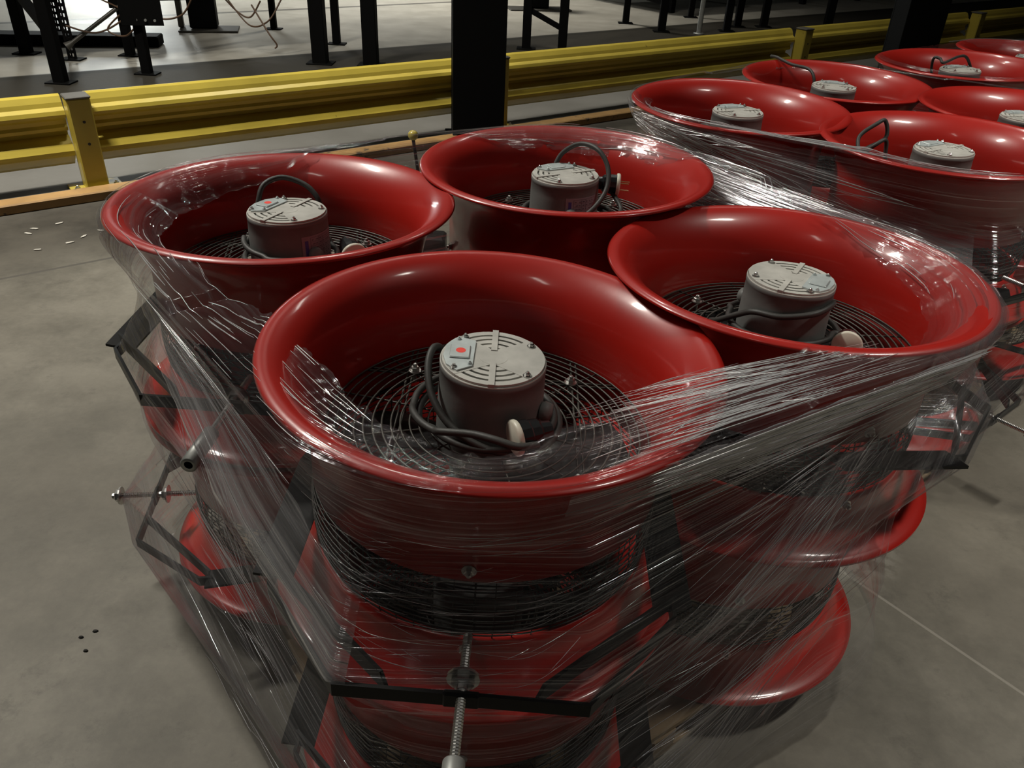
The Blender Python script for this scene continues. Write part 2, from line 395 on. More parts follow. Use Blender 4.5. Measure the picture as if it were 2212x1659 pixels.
def blade_mesh():
    mb = MB(); z = FH - 0.205
    mb.lathe([(0.0001, -0.02), (0.05, -0.02), (0.055, 0.0), (0.05, 0.02), (0.0001, 0.02)], 24, c=(0, 0, z))
    for q in range(5):
        V = []; a0 = 2 * PI * q / 5
        for i in range(9):
            t = i / 8; r = 0.045 + 0.178 * t; wd = 0.075 + 0.09 * math.sin(t * PI * .75); sk = 0.25 * t
            for u in (-1, -0.33, 0.33, 1):
                a = a0 + sk + u * wd / (r + 0.03) * .5
                V.append((r * math.cos(a), r * math.sin(a), z + u * 0.022 * (1 - .4 * t) + 0.004 * (1 - u * u)))
        F = [(i * 4 + k, i * 4 + k + 1, i * 4 + 5 + k, i * 4 + 4 + k) for i in range(8) for k in range(3)]
        nV = len(V); V2 = [(x, y, zz - 0.003) for x, y, zz in V]; F2 = [tuple(nV + i for i in f[::-1]) for f in F]
        E = []
        for i in range(8): E += [(i * 4, i * 4 + 4, nV + i * 4 + 4, nV + i * 4), (i * 4 + 3, nV + i * 4 + 3, nV + i * 4 + 7, i * 4 + 7)]
        mb.add(V + V2, F + F2 + E, True)
    return mb.mesh('fan_blades', M['blade'])
MZ = FH - 0.020           # cap top
def motor_mesh():
    mb = MB(); g = FH - 0.16
    mb.lathe([(0.074, g), (0.0755, g + .02), (0.0735, MZ - .035), (0.0725, MZ - .014), (0.0732, MZ - .013), (0.0732, MZ - .006), (0.070, MZ - .004), (0.0001, MZ - .004)], 64, capb=True)
    mb.lathe([(0.012, 0), (0.014, .004), (0.012, .014), (0.0001, .016)], 20)   # gland boss, placed below
    n = 80; k0 = len(mb.v) - n
    R = basis((1, -0.35, 0)); c = Vector((0.071, -0.024, FH - 0.085))
    for i in range(k0, len(mb.v)): mb.v[i] = tuple(c + R @ Vector(mb.v[i]))
    return mb.mesh('motor', M['motor'])
def arcpoly(r0, r1, a0, a1, n=12):
    P = [(r1 * math.cos(a0 + (a1 - a0) * k / n), r1 * math.sin(a0 + (a1 - a0) * k / n)) for k in range(n + 1)]
    P += [(r0 * math.cos(a1 + (a0 - a1) * k / n), r0 * math.sin(a1 + (a0 - a1) * k / n)) for k in range(n + 1)]
    return P
def cover_mesh():
    mb = MB(); z0, z1 = MZ - .0045, MZ
    h = math.radians(47)
    # solid bow-tie: right fan, left fan, hub
    for s_ in (0, PI):
        P = [(0.0705 * math.cos(s_ + (-PI / 2 + h * .94) + (PI - 2 * h * .94) * k / 26), 0.0705 * math.sin(s_ + (-PI / 2 + h * .94) + (PI - 2 * h * .94) * k / 26)) for k in range(27)]
        P += [(0.006 * math.cos(s_ + PI / 2), 0.018 * math.sin(s_ + PI / 2)), (0.006 * math.cos(s_ - PI / 2), 0.018 * math.sin(s_ - PI / 2))]
        mb.prism(P, z0, z1)
    mb.prism([(0.020 * math.cos(2 * PI * k / 24), 0.020 * math.sin(2 * PI * k / 24)) for k in range(24)], z0, z1 + .0002)
    for s_ in (PI / 2, -PI / 2):
        for r0, r1 in ((0.026, 0.034), (0.038, 0.046), (0.050, 0.057), (0.061, 0.0705)):
            mb.prism(arcpoly(r0, r1, s_ - h * .93, s_ + h * .93), z0, z1 - .0004)
        y0, y1 = (0.016, 0.0725) if s_ > 0 else (-0.0725, -0.016)
        mb.prism([(-.0042, y0), (.0042, y0), (.0042, y1), (-.0042, y1)], z0, z1 + .0015)
    mb.lathe([(0.0712, z0 - .003), (0.0728, z0 - .003), (0.0728, z0 + .001), (0.0712, z0 + .001)], 64, closed=True)
    return mb.mesh('motor_cover', M['cover'])
def slot_mesh():
    mb = MB(); mb.lathe([(0.0705, MZ - .0046), (0.0001, MZ - .0043)], 40); return mb.mesh('vent_recess', M['slot'])
def coverbolts_mesh(ang):
    mb = MB(); hexbolt(mb, (0.0625 * math.cos(ang), 0.0625 * math.sin(ang), MZ), (0, 0, 1), 0.0042, 0.0045); return mb.mesh('cover_bolt', M['steel'])
def termplate_mesh():
    mb = MB(); z = MZ + .0002
    P = [(-.026, .036), (-.027, -.030), (-.047, -.044), (-.062, -.030), (-.068, -.008), (-.066, .020), (-.055, .040), (-.045, .043)]
    mb.prism(P[::-1], z, z + .0022)
    mb.box((-.046, .002, z + .0032), (.028, .034, .003), None, .0014)
    for x, y in ((-.050, .037), (-.031, -.026)): hexbolt(mb, (x, y, z + .002), (0, 0, 1), .0028, .003)
    return mb.mesh('terminal_plate', M['plate'])
def sticker_mesh():
    mb = MB(); mb.lathe([(0.0001, MZ + .0052), (0.0068, MZ + .0051)][::-1], 24, c=(-.045, .003, 0)); return mb.mesh('red_dot_sticker', M['sticker'])
def nameplate_mesh():
    mb = MB(); a0, a1 = math.radians(-75), math.radians(-15); V = []; F = []
    for k in range(15):
        a = a0 + (a1 - a0) * k / 14
        for z, r in ((FH - .120, .0762), (FH - .050, .0742)): V.append((r * math.cos(a), r * math.sin(a), z))
    for k in range(14): F.append((2 * k, 2 * k + 2, 2 * k + 3, 2 * k + 1))
    mb.add(V, F, True); return mb.mesh('name_plate', M['label'])
def curvedpatch(mb, a0, a1, z0, z1, e=.0004):
    V = []; F = []; n = 5
    for k in range(n + 1):
        a = math.radians(a0 + (a1 - a0) * k / n)
        for z in (z0, z1):
            r = .0762 + e + (z - (FH - .120)) / .07 * (-.002); V.append((r * math.cos(a), r * math.sin(a), z))
    for k in range(n): F.append((2 * k, 2 * k + 2, 2 * k + 3, 2 * k + 1))
    mb.add(V, F, True)
def ink_mesh():
    mb = MB()
    for j in range(9): curvedpatch(mb, -62, -18, FH - .1165 + j * .0078, FH - .1160 + j * .0078)
    for a in (-62, -48, -40, -18.5): curvedpatch(mb, a, a + .5, FH - .1165, FH - .0541)
    rnd = random.Random(5)
    for j in range(8):
        for k in range(6):
            a = -60 + k * 6.6 + rnd.random() * 2; curvedpatch(mb, a, a + 2 + rnd.random() * 2.4, FH - .1140 + j * .0078, FH - .1120 + j * .0078)
    return mb.mesh('label_print', M['labelink'])
def blue_mesh():
    mb = MB(); curvedpatch(mb, -70.5, -65.5, FH - .115, FH - .058); return mb.mesh('blue_strip', M['labelblue'])
def guardbolt_mesh(a):
    mb = MB(); r = .172; a = math.radians(a)
    mb.tube([(r * math.cos(a), r * math.sin(a), FH - .148), (r * math.cos(a), r * math.sin(a), FH - .128)], .0035, 8)
    hexbolt(mb, (r * math.cos(a), r * math.sin(a), FH - .129), (0, 0, 1), .0068, .0085); return mb.mesh('guard_bolt', M['steel'])
def drumbolt_mesh(a, z):
    mb = MB(); a = math.radians(a); d = (math.cos(a), math.sin(a), 0)
    hexbolt(mb, (.2495 * d[0], .2495 * d[1], z), d, .0065, .007); return mb.mesh('drum_bolt', M['steel'])
YZ = FH - .276       # yoke plane
def yoke_mesh():     # points towards -y
    mb = MB()
    for s_ in (-1, 1):
        flat_bar(mb, [(s_ * .246, .055, YZ + .035), (s_ * .262, .030, YZ + .020), (s_ * .268, -.190, YZ)], .052, .005, (s_ * -.35, 0, .94) if False else (1, 0, .12 * s_))
        flat_bar(mb, [(s_ * .264, -.185, YZ + .012), (s_ * .09, -.345, YZ + .010)], .030, .005, (0, 0, 1) if False else (.35 * s_, .3, .9))
    flat_bar(mb, [(-.268, -.180, YZ - .003), (-.268, -.205, YZ - .003), (-.150, -.352, YZ), (.150, -.352, YZ), (.268, -.205, YZ - .003), (.268, -.180, YZ - .003)], .021, .005, (0, 0, 1))
    mb.box((0, -.352, YZ), (.045, .009, .026), None, .003)
    return mb.mesh('mounting_yoke', M['black'])
def rod_mesh():
    pts = []; rr = []
    n = 90
    for k in range(n + 1): pts.append((0, -.262 - .180 * k / n, YZ + .004)); rr.append(.0062 if k % 2 else .0052)
    mb = MB(); mb.tube(pts, rr, 10, smooth=False); return mb.mesh('threaded_rod', M['steel'])
def nut_mesh(y, s_=1):
    mb = MB(); hexbolt(mb, (0, y, YZ + .004), (0, -s_, 0), .0140, .013); return mb.mesh('hex_nut', M['steel'])
def sleeve_mesh():
    mb = MB(); R = basis((0, -1, 0)); q = MB()
    q.lathe([(.0065, 0), (.0115, 0), (.0125, .002), (.0125, .085), (.0065, .085)], 20)
    mb.add([Vector((0, -.432, YZ + .004)) + R @ Vector(v) for v in q.v], q.f, True); return mb.mesh('spacer_sleeve', M['tube'])

def sqtube_mesh():   # short open square tube bolted across a yoke corner
    mb = MB(); c = Vector((.262, -.235, YZ)); Rr = Matrix.Rotation(-.25, 3, 'Z'); L = .085; w_ = .042; t = .003
    for s_ in (-1, 1):
        mb.box(c + Rr @ Vector((s_ * (w_ - t) / 2, -L / 2, 0)), (t, L, w_), Rr); mb.box(c + Rr @ Vector((0, -L / 2, s_ * (w_ - t) / 2)), (w_ - 2 * t, L, t), Rr)
    return mb.mesh('square_tube', M['tube'])
def pivot_mesh():
    mb = MB(); mb.tube([(.235, -.19, YZ + .022), (.275, -.255, YZ + .022)], .007, 10); mb.tube([(.273, -.252, YZ + .022), (.281, -.262, YZ + .022)], .012, 8); return mb.mesh('pivot_bolt', M['steel'])
ME = dict(sqtube=sqtube_mesh(), pivot=pivot_mesh(), bell=bell_mesh(), cone=cone_mesh(), guard=guard_mesh(), cage=cage_mesh(), blade=blade_mesh(), motor=motor_mesh(), cover=cover_mesh(), slot=slot_mesh(),
          cb=[coverbolts_mesh(math.radians(a)) for a in (35, 132, 215, 318)], tp=termplate_mesh(), st=sticker_mesh(), np=nameplate_mesh(), ink=ink_mesh(), blue=blue_mesh(),
          gb=[guardbolt_mesh(a) for a in (45, 135, 225, 315)], db=[drumbolt_mesh(a, FH - .172) for a in (-92, -2, 88, 178)], db2=[drumbolt_mesh(a, FH - .315) for a in (-92, -2, 88, 178)],
          yoke=yoke_mesh(), rod=rod_mesh(), nut=nut_mesh(-.325), nut2=nut_mesh(-.362), nutend=nut_mesh(-.425), sleeve=sleeve_mesh())
def part(name, me, parent, rz=0):
    o = bpy.data.objects.new(name, me); col.objects.link(o); o.parent = parent; o.rotation_euler = (0, 0, rz); return o

GZ = FH - .128
def cord_for(var):
    """returns cable points, plug position, plug direction, in fan axes"""
    def arc(r, a0, a1, z0, z1, n=10): return [(r * math.cos(math.radians(a0 + (a1 - a0) * k / n)), r * math.sin(math.radians(a0 + (a1 - a0) * k / n)), z0 + (z1 - z0) * k / n) for k in range(n + 1)]
    g = GZ + .009
    if var == 'A':
        P = [(-.060, .060, g + .02), (-.072, .045, g + .075), (-.084, .022, g + .093), (-.088, -.008, g + .080), (-.078, -.042, g + .055), (-.050, -.072, g + .030), (-.005, -.090, g + .012)]
        P += arc(.100, -60, 200, g, g + .004, 14) + arc(.092, 215, 470, g + .010, g + .008, 14) + arc(.108, 480, 545, g + .012, g + .016, 4) + arc(.110, 555, 590, g + .022, g + .030, 3)
        P += [(-.060, -.094, g + .036), (-.020, -.108, g + .046), (.010, -.122, g + .050), (.040, -.128, g + .046), (.066, -.112, g + .040)]
        return P, (.042, -.098, g + .040), (-.90, -.42, -.05)
    if var == 'B':
        P = [(.046, .066, g + .03), (.044, .074, g + .085), (.026, .084, g + .112), (-.002, .090, g + .126), (-.034, .086, g + .132), (-.060, .066, g + .122), (-.068, .048, g + .095), (-.074, .035, g + .05), (-.082, .020, g + .02)]
        P += arc(.086, 165, 400, g + .010, g + .012, 12) + arc(.088, 410, 540, g + .020, g + .030, 8) + arc(.084, 550, 610, g + .045, g + .036, 4)
        P += [(-.010, -.090, g + .034), (.050, -.092, g + .036), (.092, -.090, g + .034), (.116, -.085, g + .026)]
        return P, (.125, -.030, g + .030), (.45, -.80, -.15)
    if var == 'C':
        P = [(-.020, .066, g + .10), (-.004, .070, g + .125), (.030, .050, g + .150), (.066, .010, g + .150), (.088, -.020, g + .120), (.084, -.052, g + .080), (.050, -.086, g + .045), (.0, -.096, g + .020), (-.060, -.085, g + .008)]
        P += arc(.098, 225, -40, g, g + .008, 14) + arc(.088, -55, -330, g + .012, g + .016, 14) + arc(.108, -340, -395, g + .012, g + .012, 4) + [(.125, -.02, g + .030), (.105, .025, g + .055)]
        return P, (.112, .030, g + .070), (1, -.05, -.05)
    if var == 'D':
        P = [(.066, -.012, g + .06), (.060, -.050, g + .075), (.020, -.082, g + .070), (-.030, -.078, g + .060), (-.066, -.052, g + .055), (-.082, -.030, g + .040), (-.110, -.0, g + .012)]
        P += arc(.118, 170, 260, g, g + .002, 6) + arc(.098, 275, 500, g + .006, g + .012, 12) + arc(.090, 510, 690, g + .014, g + .020, 10) + [(.10, -.055, g + .016)]
        return P, (.085, -.085, g + .020), (-.35, -.9, .1)
    if var == 'E':
        P = arc(.10, -60, 200, g, g + .006, 14) + [(-.105, -.01, g + .05), (-.085, -.045, g + .06), (-.05, -.085, g + .03), (.03, -.105, g + .01)]
        return P, (.07, -.10, g + .016), (-.6, -.7, 0)
    if var == 'G':
        P = arc(.10, -60, 120, g, g + .006, 12) + [(-.11, .05, g + .03), (-.185, .03, g + .055), (-.195, .075, g + .100), (-.150, .09, g + .135), (-.125, .10, g + .140), (-.120, .085, g + .100), (-.170, .07, g + .075), (-.195, .03, g + .070), (-.175, .01, g + .100), (-.145, .02, g + .110), (-.135, .015, g + .060), (-.11, -.005, g + .055), (-.085, -.02, g + .050), (-.076, -.03, g + .045)]
        return P, (-.04, -.105, g + .02), (.6, -.7, 0)
    if var == 'F':
        P = arc(.10, -60, 100, g, g + .006, 12) + [(-.04, .08, g + .05), (-.045, .085, g + .10), (-.06, .12, g + .125), (-.10, .20, FH + .004), (-.135, .270, FH + .012), (-.15, .300, FH + .010)]
        return P, (.11, -.03, g + .016), (.5, -.8, 0)
    P = arc(.10, -60, 100, g, g + .006, 12) + [(-.07, .07, g + .06), (-.09, .05, g + .125), (-.075, .03, g + .130), (-.07, -.0, g + .12), (.0, .045, g + .135), (.04, .06, g + .13), (.075, .06, g + .08), (.09, .02, g + .02)]
    return P, (.11, -.03, g + .016), (.5, -.8, 0)

YOKES = []
def make_fan(loc, rz, label, tilt=(0, 0), yaw_motor=0, yaw_yoke=0, cord=None, sticker=False, lower=False, yz=0.0, sleeve=True):
    e = empty('circulation_fan', loc, 0, label, 'fan', 'red fans stacked on the pallets')
    nx, ny = -tilt[0], -tilt[1]
    q = Vector((0, 0, 1)).rotation_difference(Vector((nx, ny, 1)).normalized()); e.rotation_euler = q.to_euler()
    part('bell_housing', ME['bell'], e); part('outlet_cone', ME['cone'], e, rz)
    part('wire_guard', ME['guard'], e, rz); part('wire_cage', ME['cage'], e, rz); part('fan_blades', ME['blade'], e, rz)
    mo = part('motor', ME['motor'], e, yaw_motor)
    if not lower:
        for g in ME['gb']: part('guard_bolt', g, e, 0)
        cv = part('motor_cover', ME['cover'], mo); part('vent_recess', ME['slot'], mo)
        for g in ME['cb']: part('cover_bolt', g, mo)
        part('terminal_plate', ME['tp'], mo)
        if sticker: part('red_dot_sticker', ME['st'], mo)
        npl = part('name_plate', ME['np'], mo, -yaw_motor + {'C': -.25, 'B': .30}.get(cord, 2.4)); part('label_print', ME['ink'], mo, npl.rotation_euler.z); part('blue_strip', ME['blue'], mo, npl.rotation_euler.z)
        if cord:
            P, pp, pd = cord_for(cord)
            c = MB().tube(spline(P, 7), .0052, 10).build('power_cord', M['cable'], e)
            R = basis(pd); pp = Vector(pp)
            b1 = MB().lathe([(.008, -.045), (.012, -.044), (.0145, -.030), (.019, -.026), (.0200, -.014), (.0215, -.012), (.0215, .004), (.0001, .004)], 12, smooth=False)
            b1.v = [tuple(pp + R @ Vector(v)) for v in b1.v]; b1.build('plug_body', M['plug'], c)
            b2 = MB().lathe([(.0235, .002), (.0245, .004), (.0245, .008), (.022, .010), (.0001, .010)], 32, capb=True)
            b2.v = [tuple(pp + R @ Vector(v)) for v in b2.v]; b2.build('plug_face', M['cream'], c)
            for k in range(3 if cord == 'C' else 0):
                a = 2 * PI * k / 3; b3 = MB().box((.011 * math.cos(a), .011 * math.sin(a), .020), (.0055, .0018, .022)); b3.v = [tuple(pp + R @ Vector(v)) for v in b3.v]; b3.build('plug_prong', M['brass'], c)
    for g in ME['db']: part('drum_bolt', g, e, rz)
    for g in ME['db2']: part('drum_bolt', g, e, rz)
    y = part('mounting_yoke', ME['yoke'], e, yaw_yoke)
    y.location = (0, 0, yz)
    if sleeve is not None:
        part('threaded_rod', ME['rod'], y); part('hex_nut', ME['nut'], y)
        part('spacer_sleeve', ME['sleeve'], y) if sleeve else part('hex_nut', ME['nutend'], y)
    else:
        part('square_tube', ME['sqtube'], y); part('pivot_bolt', ME['pivot'], y)
    YOKES.append((loc[0], loc[1], loc[2] + YZ + yz, yaw_yoke, sleeve))
    return e
dg = math.radians
ZR = 0.8760; ZB = ZR - FH; ZC_ = ZB - FH
# name: x, y, rim z, tilt, motor yaw, yoke heading(-y = 0), cord, sticker
T = [
 ('A', -.0393, .9530, .8690, (-.034, .012), dg(0), dg(-1), 'A', True, 0, True, 'red fan with open bell nearest the camera, red-dot plate on its motor'),
 ('B', -.4349, 1.4260, .8830, (-.002, -.020), dg(-22), dg(-3), 'B', True, .043, True, 'red fan at the left corner of the front pallet, black plug right of its motor'),
 ('C', .0950, 1.7147, .8890, (.004, .003), dg(-62), dg(150), 'C', False, 0, True, 'red fan at the back of the front pallet, cord looped over motor, brass prongs'),
 ('D', .4608, 1.2503, .8725, (-.004, -.022), dg(150), dg(105), 'D', False, .045, None, 'red fan at the right corner of the front pallet, film stuck inside its rim'),
 ('E', .6180, 2.4312, .8783, (-.004, .02), dg(-70), dg(-60), 'E', False, 0, True, 'red fan at the left of the second pallet, film fanning out from its rim'),
 ('F', 1.0487, 2.9054, .8700, (-.004, .02), dg(-100), dg(-150), 'F', False, 0, True, 'red fan at the far corner of the second pallet, dark strap over its far rim'),
 ('G', 1.0907, 2.1094, .8790, (.02, .003), dg(-60), dg(28), 'G', False, 0, True, 'red fan nearest on the second pallet, cord loops left of its motor'),
 ('H', 1.5260, 2.5489, .8745, (.003, .005), dg(-80), dg(70), 'E', False, 0, True, 'red fan on the second pallet cut by the right picture edge'),
]
LOWLAB = {'A': 'lower red fan under the nearest one, seen through film at bottom centre',
 'B': 'lower red fan under the left corner one, its bolt sticking out left',
 'C': 'lower red fan hidden under the one with brass prongs',
 'D': 'lower red fan under the right corner one, bare lip outside the film',
 'E': 'lower red fan under the left fan of the second pallet',
 'F': 'lower red fan under the far corner fan of the second pallet',
 'G': 'lower red fan under the nearest fan of the second pallet',
 'H': 'lower red fan under the edge-cut fan of the second pallet'}
LOWYAW = {'A': dg(-1), 'B': dg(-82), 'C': dg(150), 'D': dg(200), 'E': dg(-60), 'F': dg(-150), 'G': dg(40), 'H': dg(70)}
LOWYZ = {'A': .02, 'B': -.01}
LOWOFF = {'A': (0, 0), 'B': (0, 0), 'D': (-.022, .035)}
TOP = {}
for n, x, y, z, tl, my, yy, cd, stk, yz, slv, lab in T:
    TOP[n] = (x, y, z)
    make_fan((x, y, z - FH), .1 * len(TOP) if n != 'A' else 0, lab, tl, my, yy, cd, stk, False, yz, slv)
    ox, oy = LOWOFF.get(n, (0, 0))
    make_fan((x + ox, y + oy, z - 2 * FH - .003 - (z - ZR)), 0, LOWLAB[n], (0, 0), my, LOWYAW[n], None, False, True, LOWYZ.get(n, 0), n not in 'B')
THIRD = [('I', 1.6681, 3.2968, .8774, (.03, .004), dg(-90), dg(-60), 'H', 'red fan on the farthest pallet, cord loops above its motor'),
         ('J', 2.1400, 3.6700, .8760, (0, 0), dg(30), dg(-60), 'E', 'farthest red fan at the right picture edge, under crinkled film')]
for n, x, y, z, tl, my, yy, cd, lab in THIRD:
    TOP[n] = (x, y, z); make_fan((x, y, z - FH), 0, lab, tl, my, yy, cd)
    make_fan((x, y, z - 2 * FH - .003 - (z - ZR)), 0, 'lower red fan under the ' + ('fan on the farthest pallet with cord loops' if n == 'I' else 'farthest fan at the right picture edge'), (0, 0), my, yy, None, False, True)

# ------------------------------------------------------------------ pallets
def pallet(cx, cy, ang, label, w_=1.02, hgt=.098, n_=0):
    e = empty('wooden_pallet', (cx, cy, 0), ang, label, 'pallet', 'pallets carrying the fans')
    for k in range(7):
        y = -w_ / 2 + .05 + k * (w_ - .1) / 6
        MB().box((0, y, hgt - .009), (w_, .095, .016), None, .003).build('deck_board', M['wood'], e)
    for k in range(3):
        x = -w_ / 2 + .045 + k * (w_ - .09) / 2
        MB().box((x, 0, .05), (.06, w_, .062), None, .004).build('stringer', M['wood'], e)
    for k in range(3):
        y = -w_ / 2 + .06 + k * (w_ - .12) / 2
        MB().box((0, y, .0095), (w_, .10, .015), None, .003).build('bottom_board', M['wood'], e)
    return e
def centre(ns): return (sum(TOP[n][0] for n in ns) / len(ns), sum(TOP[n][1] for n in ns) / len(ns))
p1 = centre('ABCD'); p2 = centre('EFGH')
pallet(p1[0], p1[1], dg(35), 'wooden pallet wrapped in film under the nearest four stacks of fans')
pallet(p2[0], p2[1], dg(-38), 'wooden pallet in shadow under the second group of fans')
pallet(1.95, 3.45, dg(38), 'wooden pallet under the farthest fans at the right picture edge', 1.05)

# ------------------------------------------------------------------ guard rail
P0 = Vector((-2.19, 3.985, 0))
def rp(l, w_, z=0):  # along rail, beyond rail, up
    return P0 + LD * l + LN * w_ + Vector((0, 0, z))
RAILR = Matrix.Rotation(RAILANG, 3, 'Z')
PROF = [(.00, .44), (-.024, .434), (-.040, .408), (-.046, .388), (-.068, .374), (-.074, .356), (-.069, .342), (-.044, .326), (-.038, .306), (-.048, .292), (-.044, .276), (-.006, .262), (-.002, .246), (-.034, .238), (-.070, .216), (-.088, .186), (-.088, .172), (-.078, .160), (-.040, .132), (-.012, .112), (.0, .100)]
def rail(l0, l1, label, zoff=0.0):
    l0 += .054; l1 -= .054
    rnd = random.Random(int(l0 * 10) + 77)
    mb = MB(); n = 24; V = []
    m = len(PROF)
    for i in range(n + 1):
        l = l0 + (l1 - l0) * i / n
        for (a, z) in PROF: V.append(rp(l, a + .035 + .002 * mnoise.noise(Vector((l * 3, z * 9, 0))), z + zoff))
        for (a, z) in PROF[::-1]: V.append(rp(l, a + .039, z + zoff))
    q = 2 * m; F = []
    for i in range(n):
        for k in range(q): F.append((i * q + k, i * q + (k + 1) % q, (i + 1) * q + (k + 1) % q, (i + 1) * q + k))
    F.append(tuple(range(q))[::-1]); F.append(tuple(n * q + k for k in range(q)))
    mb.add(V, F, False)
    o = mb.build('guard_rail', M['yellow'])
    return tag(o, label, 'guard rail', 'yellow guard rail panels')
PL = [0.0, 2.47, 5.62, 8.50]
rail(-3.2, 0.0, 'yellow ribbed guard rail panel left of the post with the dark cap')
rail(0.0, 2.47, 'yellow ribbed guard rail panel between the dark-capped post and the wide black column')
rail(2.47, 5.62, 'yellow ribbed guard rail panel just right of the wide black column')
rail(5.62, 8.50, 'yellow ribbed guard rail panel crossed by the second black column')
rail(8.50, 11.6, 'yellow ribbed guard rail panel at the far right end, in the dark')
PLAB = ['yellow guard rail post with dark cap and two bolt holes at the left', 'yellow guard rail post mostly hidden behind the wide black column', 'yellow guard rail post between the two black columns', 'yellow guard rail post farthest right, with a yellow gusset at its foot']
for l, lab in zip(PL, PLAB):
    e = empty('guard_rail_post', rp(l, -.08), RAILANG, lab, 'post', 'guard rail posts')
    MB().box((0, 0, .225), (.105, .105, .435), None, .006).build('post_tube', M['yellow'], e)
    MB().box((0, 0, .4465), (.112, .112, .012), None, .004).build('post_cap', M['postcap'], e)
    MB().box((0, .0, .006), (.24, .16, .012), None, .002).build('base_plate', M['yellow'], e)
    for sx in (-1, 1):
        m_ = MB(); hexbolt(m_, (sx * .09, -.03, .012), (0, 0, 1), .012, .014); m_.build('anchor_bolt', M['steel'], e)
    for z in (.335, .23):
        MB().tube([(0.004, -.0515, z), (0.004, -.0535, z)], .007, 12).build('bolt_hole', M['slot'], e)
# kerb beams
def kerb(l0, l1, label):
    e = MB(); L = l1 - l0
    c = rp((l0 + l1) / 2, -.245, .023)
    e.box(c, (L, .10, .046), RAILR, .006)
    return tag(e.build('kerb_beam', M['orange']), label, 'kerb')
kerb(-3.4, 3.75, 'worn orange steel kerb beam lying along the floor in front of the yellow rail')

# ------------------------------------------------------------------ building columns
def column(x, y, w_, d_, label):
    e = empty('building_column', (x, y, 0), RAILANG * .2, label, 'column', 'black building columns')
    m_ = MB(); t = .02
    m_.box((0, -d_ / 2 + t / 2, 3.25), (w_, t, 6.46), None, .003); m_.box((0, d_ / 2 - t / 2, 3.25), (w_, t, 6.46), None, .003)
    m_.box((0, 0, 3.25), (w_ - .004, d_ - 2 * t, 6.46)); m_.build('steel_section', M['blackmatt'], e)
    MB().box((0, 0, .0115), (w_ + .08, d_ + .08, .023), None, .004).build('base_plate', M['blackmatt'], e)
column(-.298, 5.16, .315, .22, 'wide black steel column standing in front of the yellow rail, centre of the photo')
column(2.90, 6.62, .315, .22, 'black steel column crossing the yellow rail at the upper right')

# ------------------------------------------------------------------ conveyor / machine stands beyond the rail
def leg(parent, x, y, w_=.07, h=1.35, foot=True, lean=(0, 0), perf=False, name='leg'):
    m_ = MB()
    if perf:   # angle upright with punched holes: built as ladder of solid strips
        for f in (0, 1):
            for sgn in (-1, 1):
                c = (x + (sgn * w_ * .36 if f == 0 else -w_ / 2), y + (0 if f == 0 else w_ / 2 + sgn * w_ * .36), h / 2)
                m_.box(c, (w_ * .28, .004, h) if f == 0 else (.004, w_ * .28, h))
            for k in range(int(h / .05)):
                c = (x if f == 0 else x - w_ / 2, y if f == 0 else y + w_ / 2, .012 + k * .05)
                m_.box(c, (w_ * .5, .004, .024) if f == 0 else (.004, w_ * .5, .024))
    else:
        m_.box((x, y, h / 2 + .004), (w_, w_, h), None, .006)
    o = m_.build(name, M['blackmatt'], parent)
    if foot: MB().box((x, y, .006), (w_ + .10, w_ + .05, .010), None, .002).build('foot_plate', M['blackmatt'], o)
    return o
def bar(parent, a, b_, w_=.05, name='cross_bar', mat=None):
    m_ = MB(); m_.tube([a, b_], w_ * .7, 4, smooth=False); return m_.build(name, mat or M['blackmatt'], parent)
def stand(name, label, legs, bars, deck=None, cat='machine stand', w_=.07, h=1.35, group='black machine stands beyond the rail'):
    c = Vector((sum(l[0] for l in legs) / len(legs), sum(l[1] for l in legs) / len(legs), 0))
    e = empty(name, c, 0, label, cat, group)
    for l in legs: leg(e, l[0] - c.x, l[1] - c.y, l[2] if len(l) > 2 else w_, h, perf=len(l) > 3)
    for a, b_, bw in bars: bar(e, (a[0] - c.x, a[1] - c.y, a[2]), (b_[0] - c.x, b_[1] - c.y, b_[2]), bw)
    if deck:
        m_ = MB(); m_.box((deck[0] - c.x, deck[1] - c.y, deck[2]), (deck[3], deck[4], .08), RAILR, .005); m_.build('deck', M['blackmatt'], e)
    return e
# pixel-free world positions, measured on the floor
s1 = stand('machine_stand', 'black two-legged stand at the far left with a diagonal brace', [(-4.20, 7.10, .085), (-3.42, 6.12, .085)], [((-4.20, 7.10, .55), (-3.42, 6.12, .35), .06)], (-4.1, 6.7, 1.45, 1.2, 1.4))
s2 = stand('perforated_upright', 'pair of punched steel angle uprights behind the left stand', [(-3.74, 6.95, .075, 1), (-4.30, 7.86, .075, 1)], [((-3.74, 6.95, 1.2), (-4.30, 7.86, 1.2), .04)], None, 'upright')
s3 = stand('machine_stand', 'black stand with punched gusset plates and hanging cables', [(-2.96, 6.55, .07), (-3.38, 7.22, .07)], [((-2.96, 6.55, .42), (-3.38, 7.22, .62), .05), ((-3.0, 6.95, .50), (-2.38, 8.25, .40), .05)], (-3.0, 7.1, 1.45, 1.2, 1.1))
for (gx, gy, gz) in ((-2.90, 6.49, .47), (-3.26, 7.10, .50)):
    g = MB(); c = s3.location
    g.box((gx - c.x, gy - c.y, gz), (.30, .006, .22), Matrix.Rotation(.25, 3, 'Z'), .002)
    go = g.build('gusset_plate', M['blackmatt'], s3)
    for k in range(4):
        h_ = MB(); h_.tube([(gx - c.x - .11 + .07 * k, gy - c.y - .006, gz - .07), (gx - c.x - .11 + .07 * k, gy - c.y - .012, gz - .07)], .010, 10); h_.build('rivet', M['tube'], go)
s4 = empty('machine_pedestal', (-3.26, 8.70, 0), .25, 'dark pedestal with a wide flat base plate behind the left stands', 'pedestal')
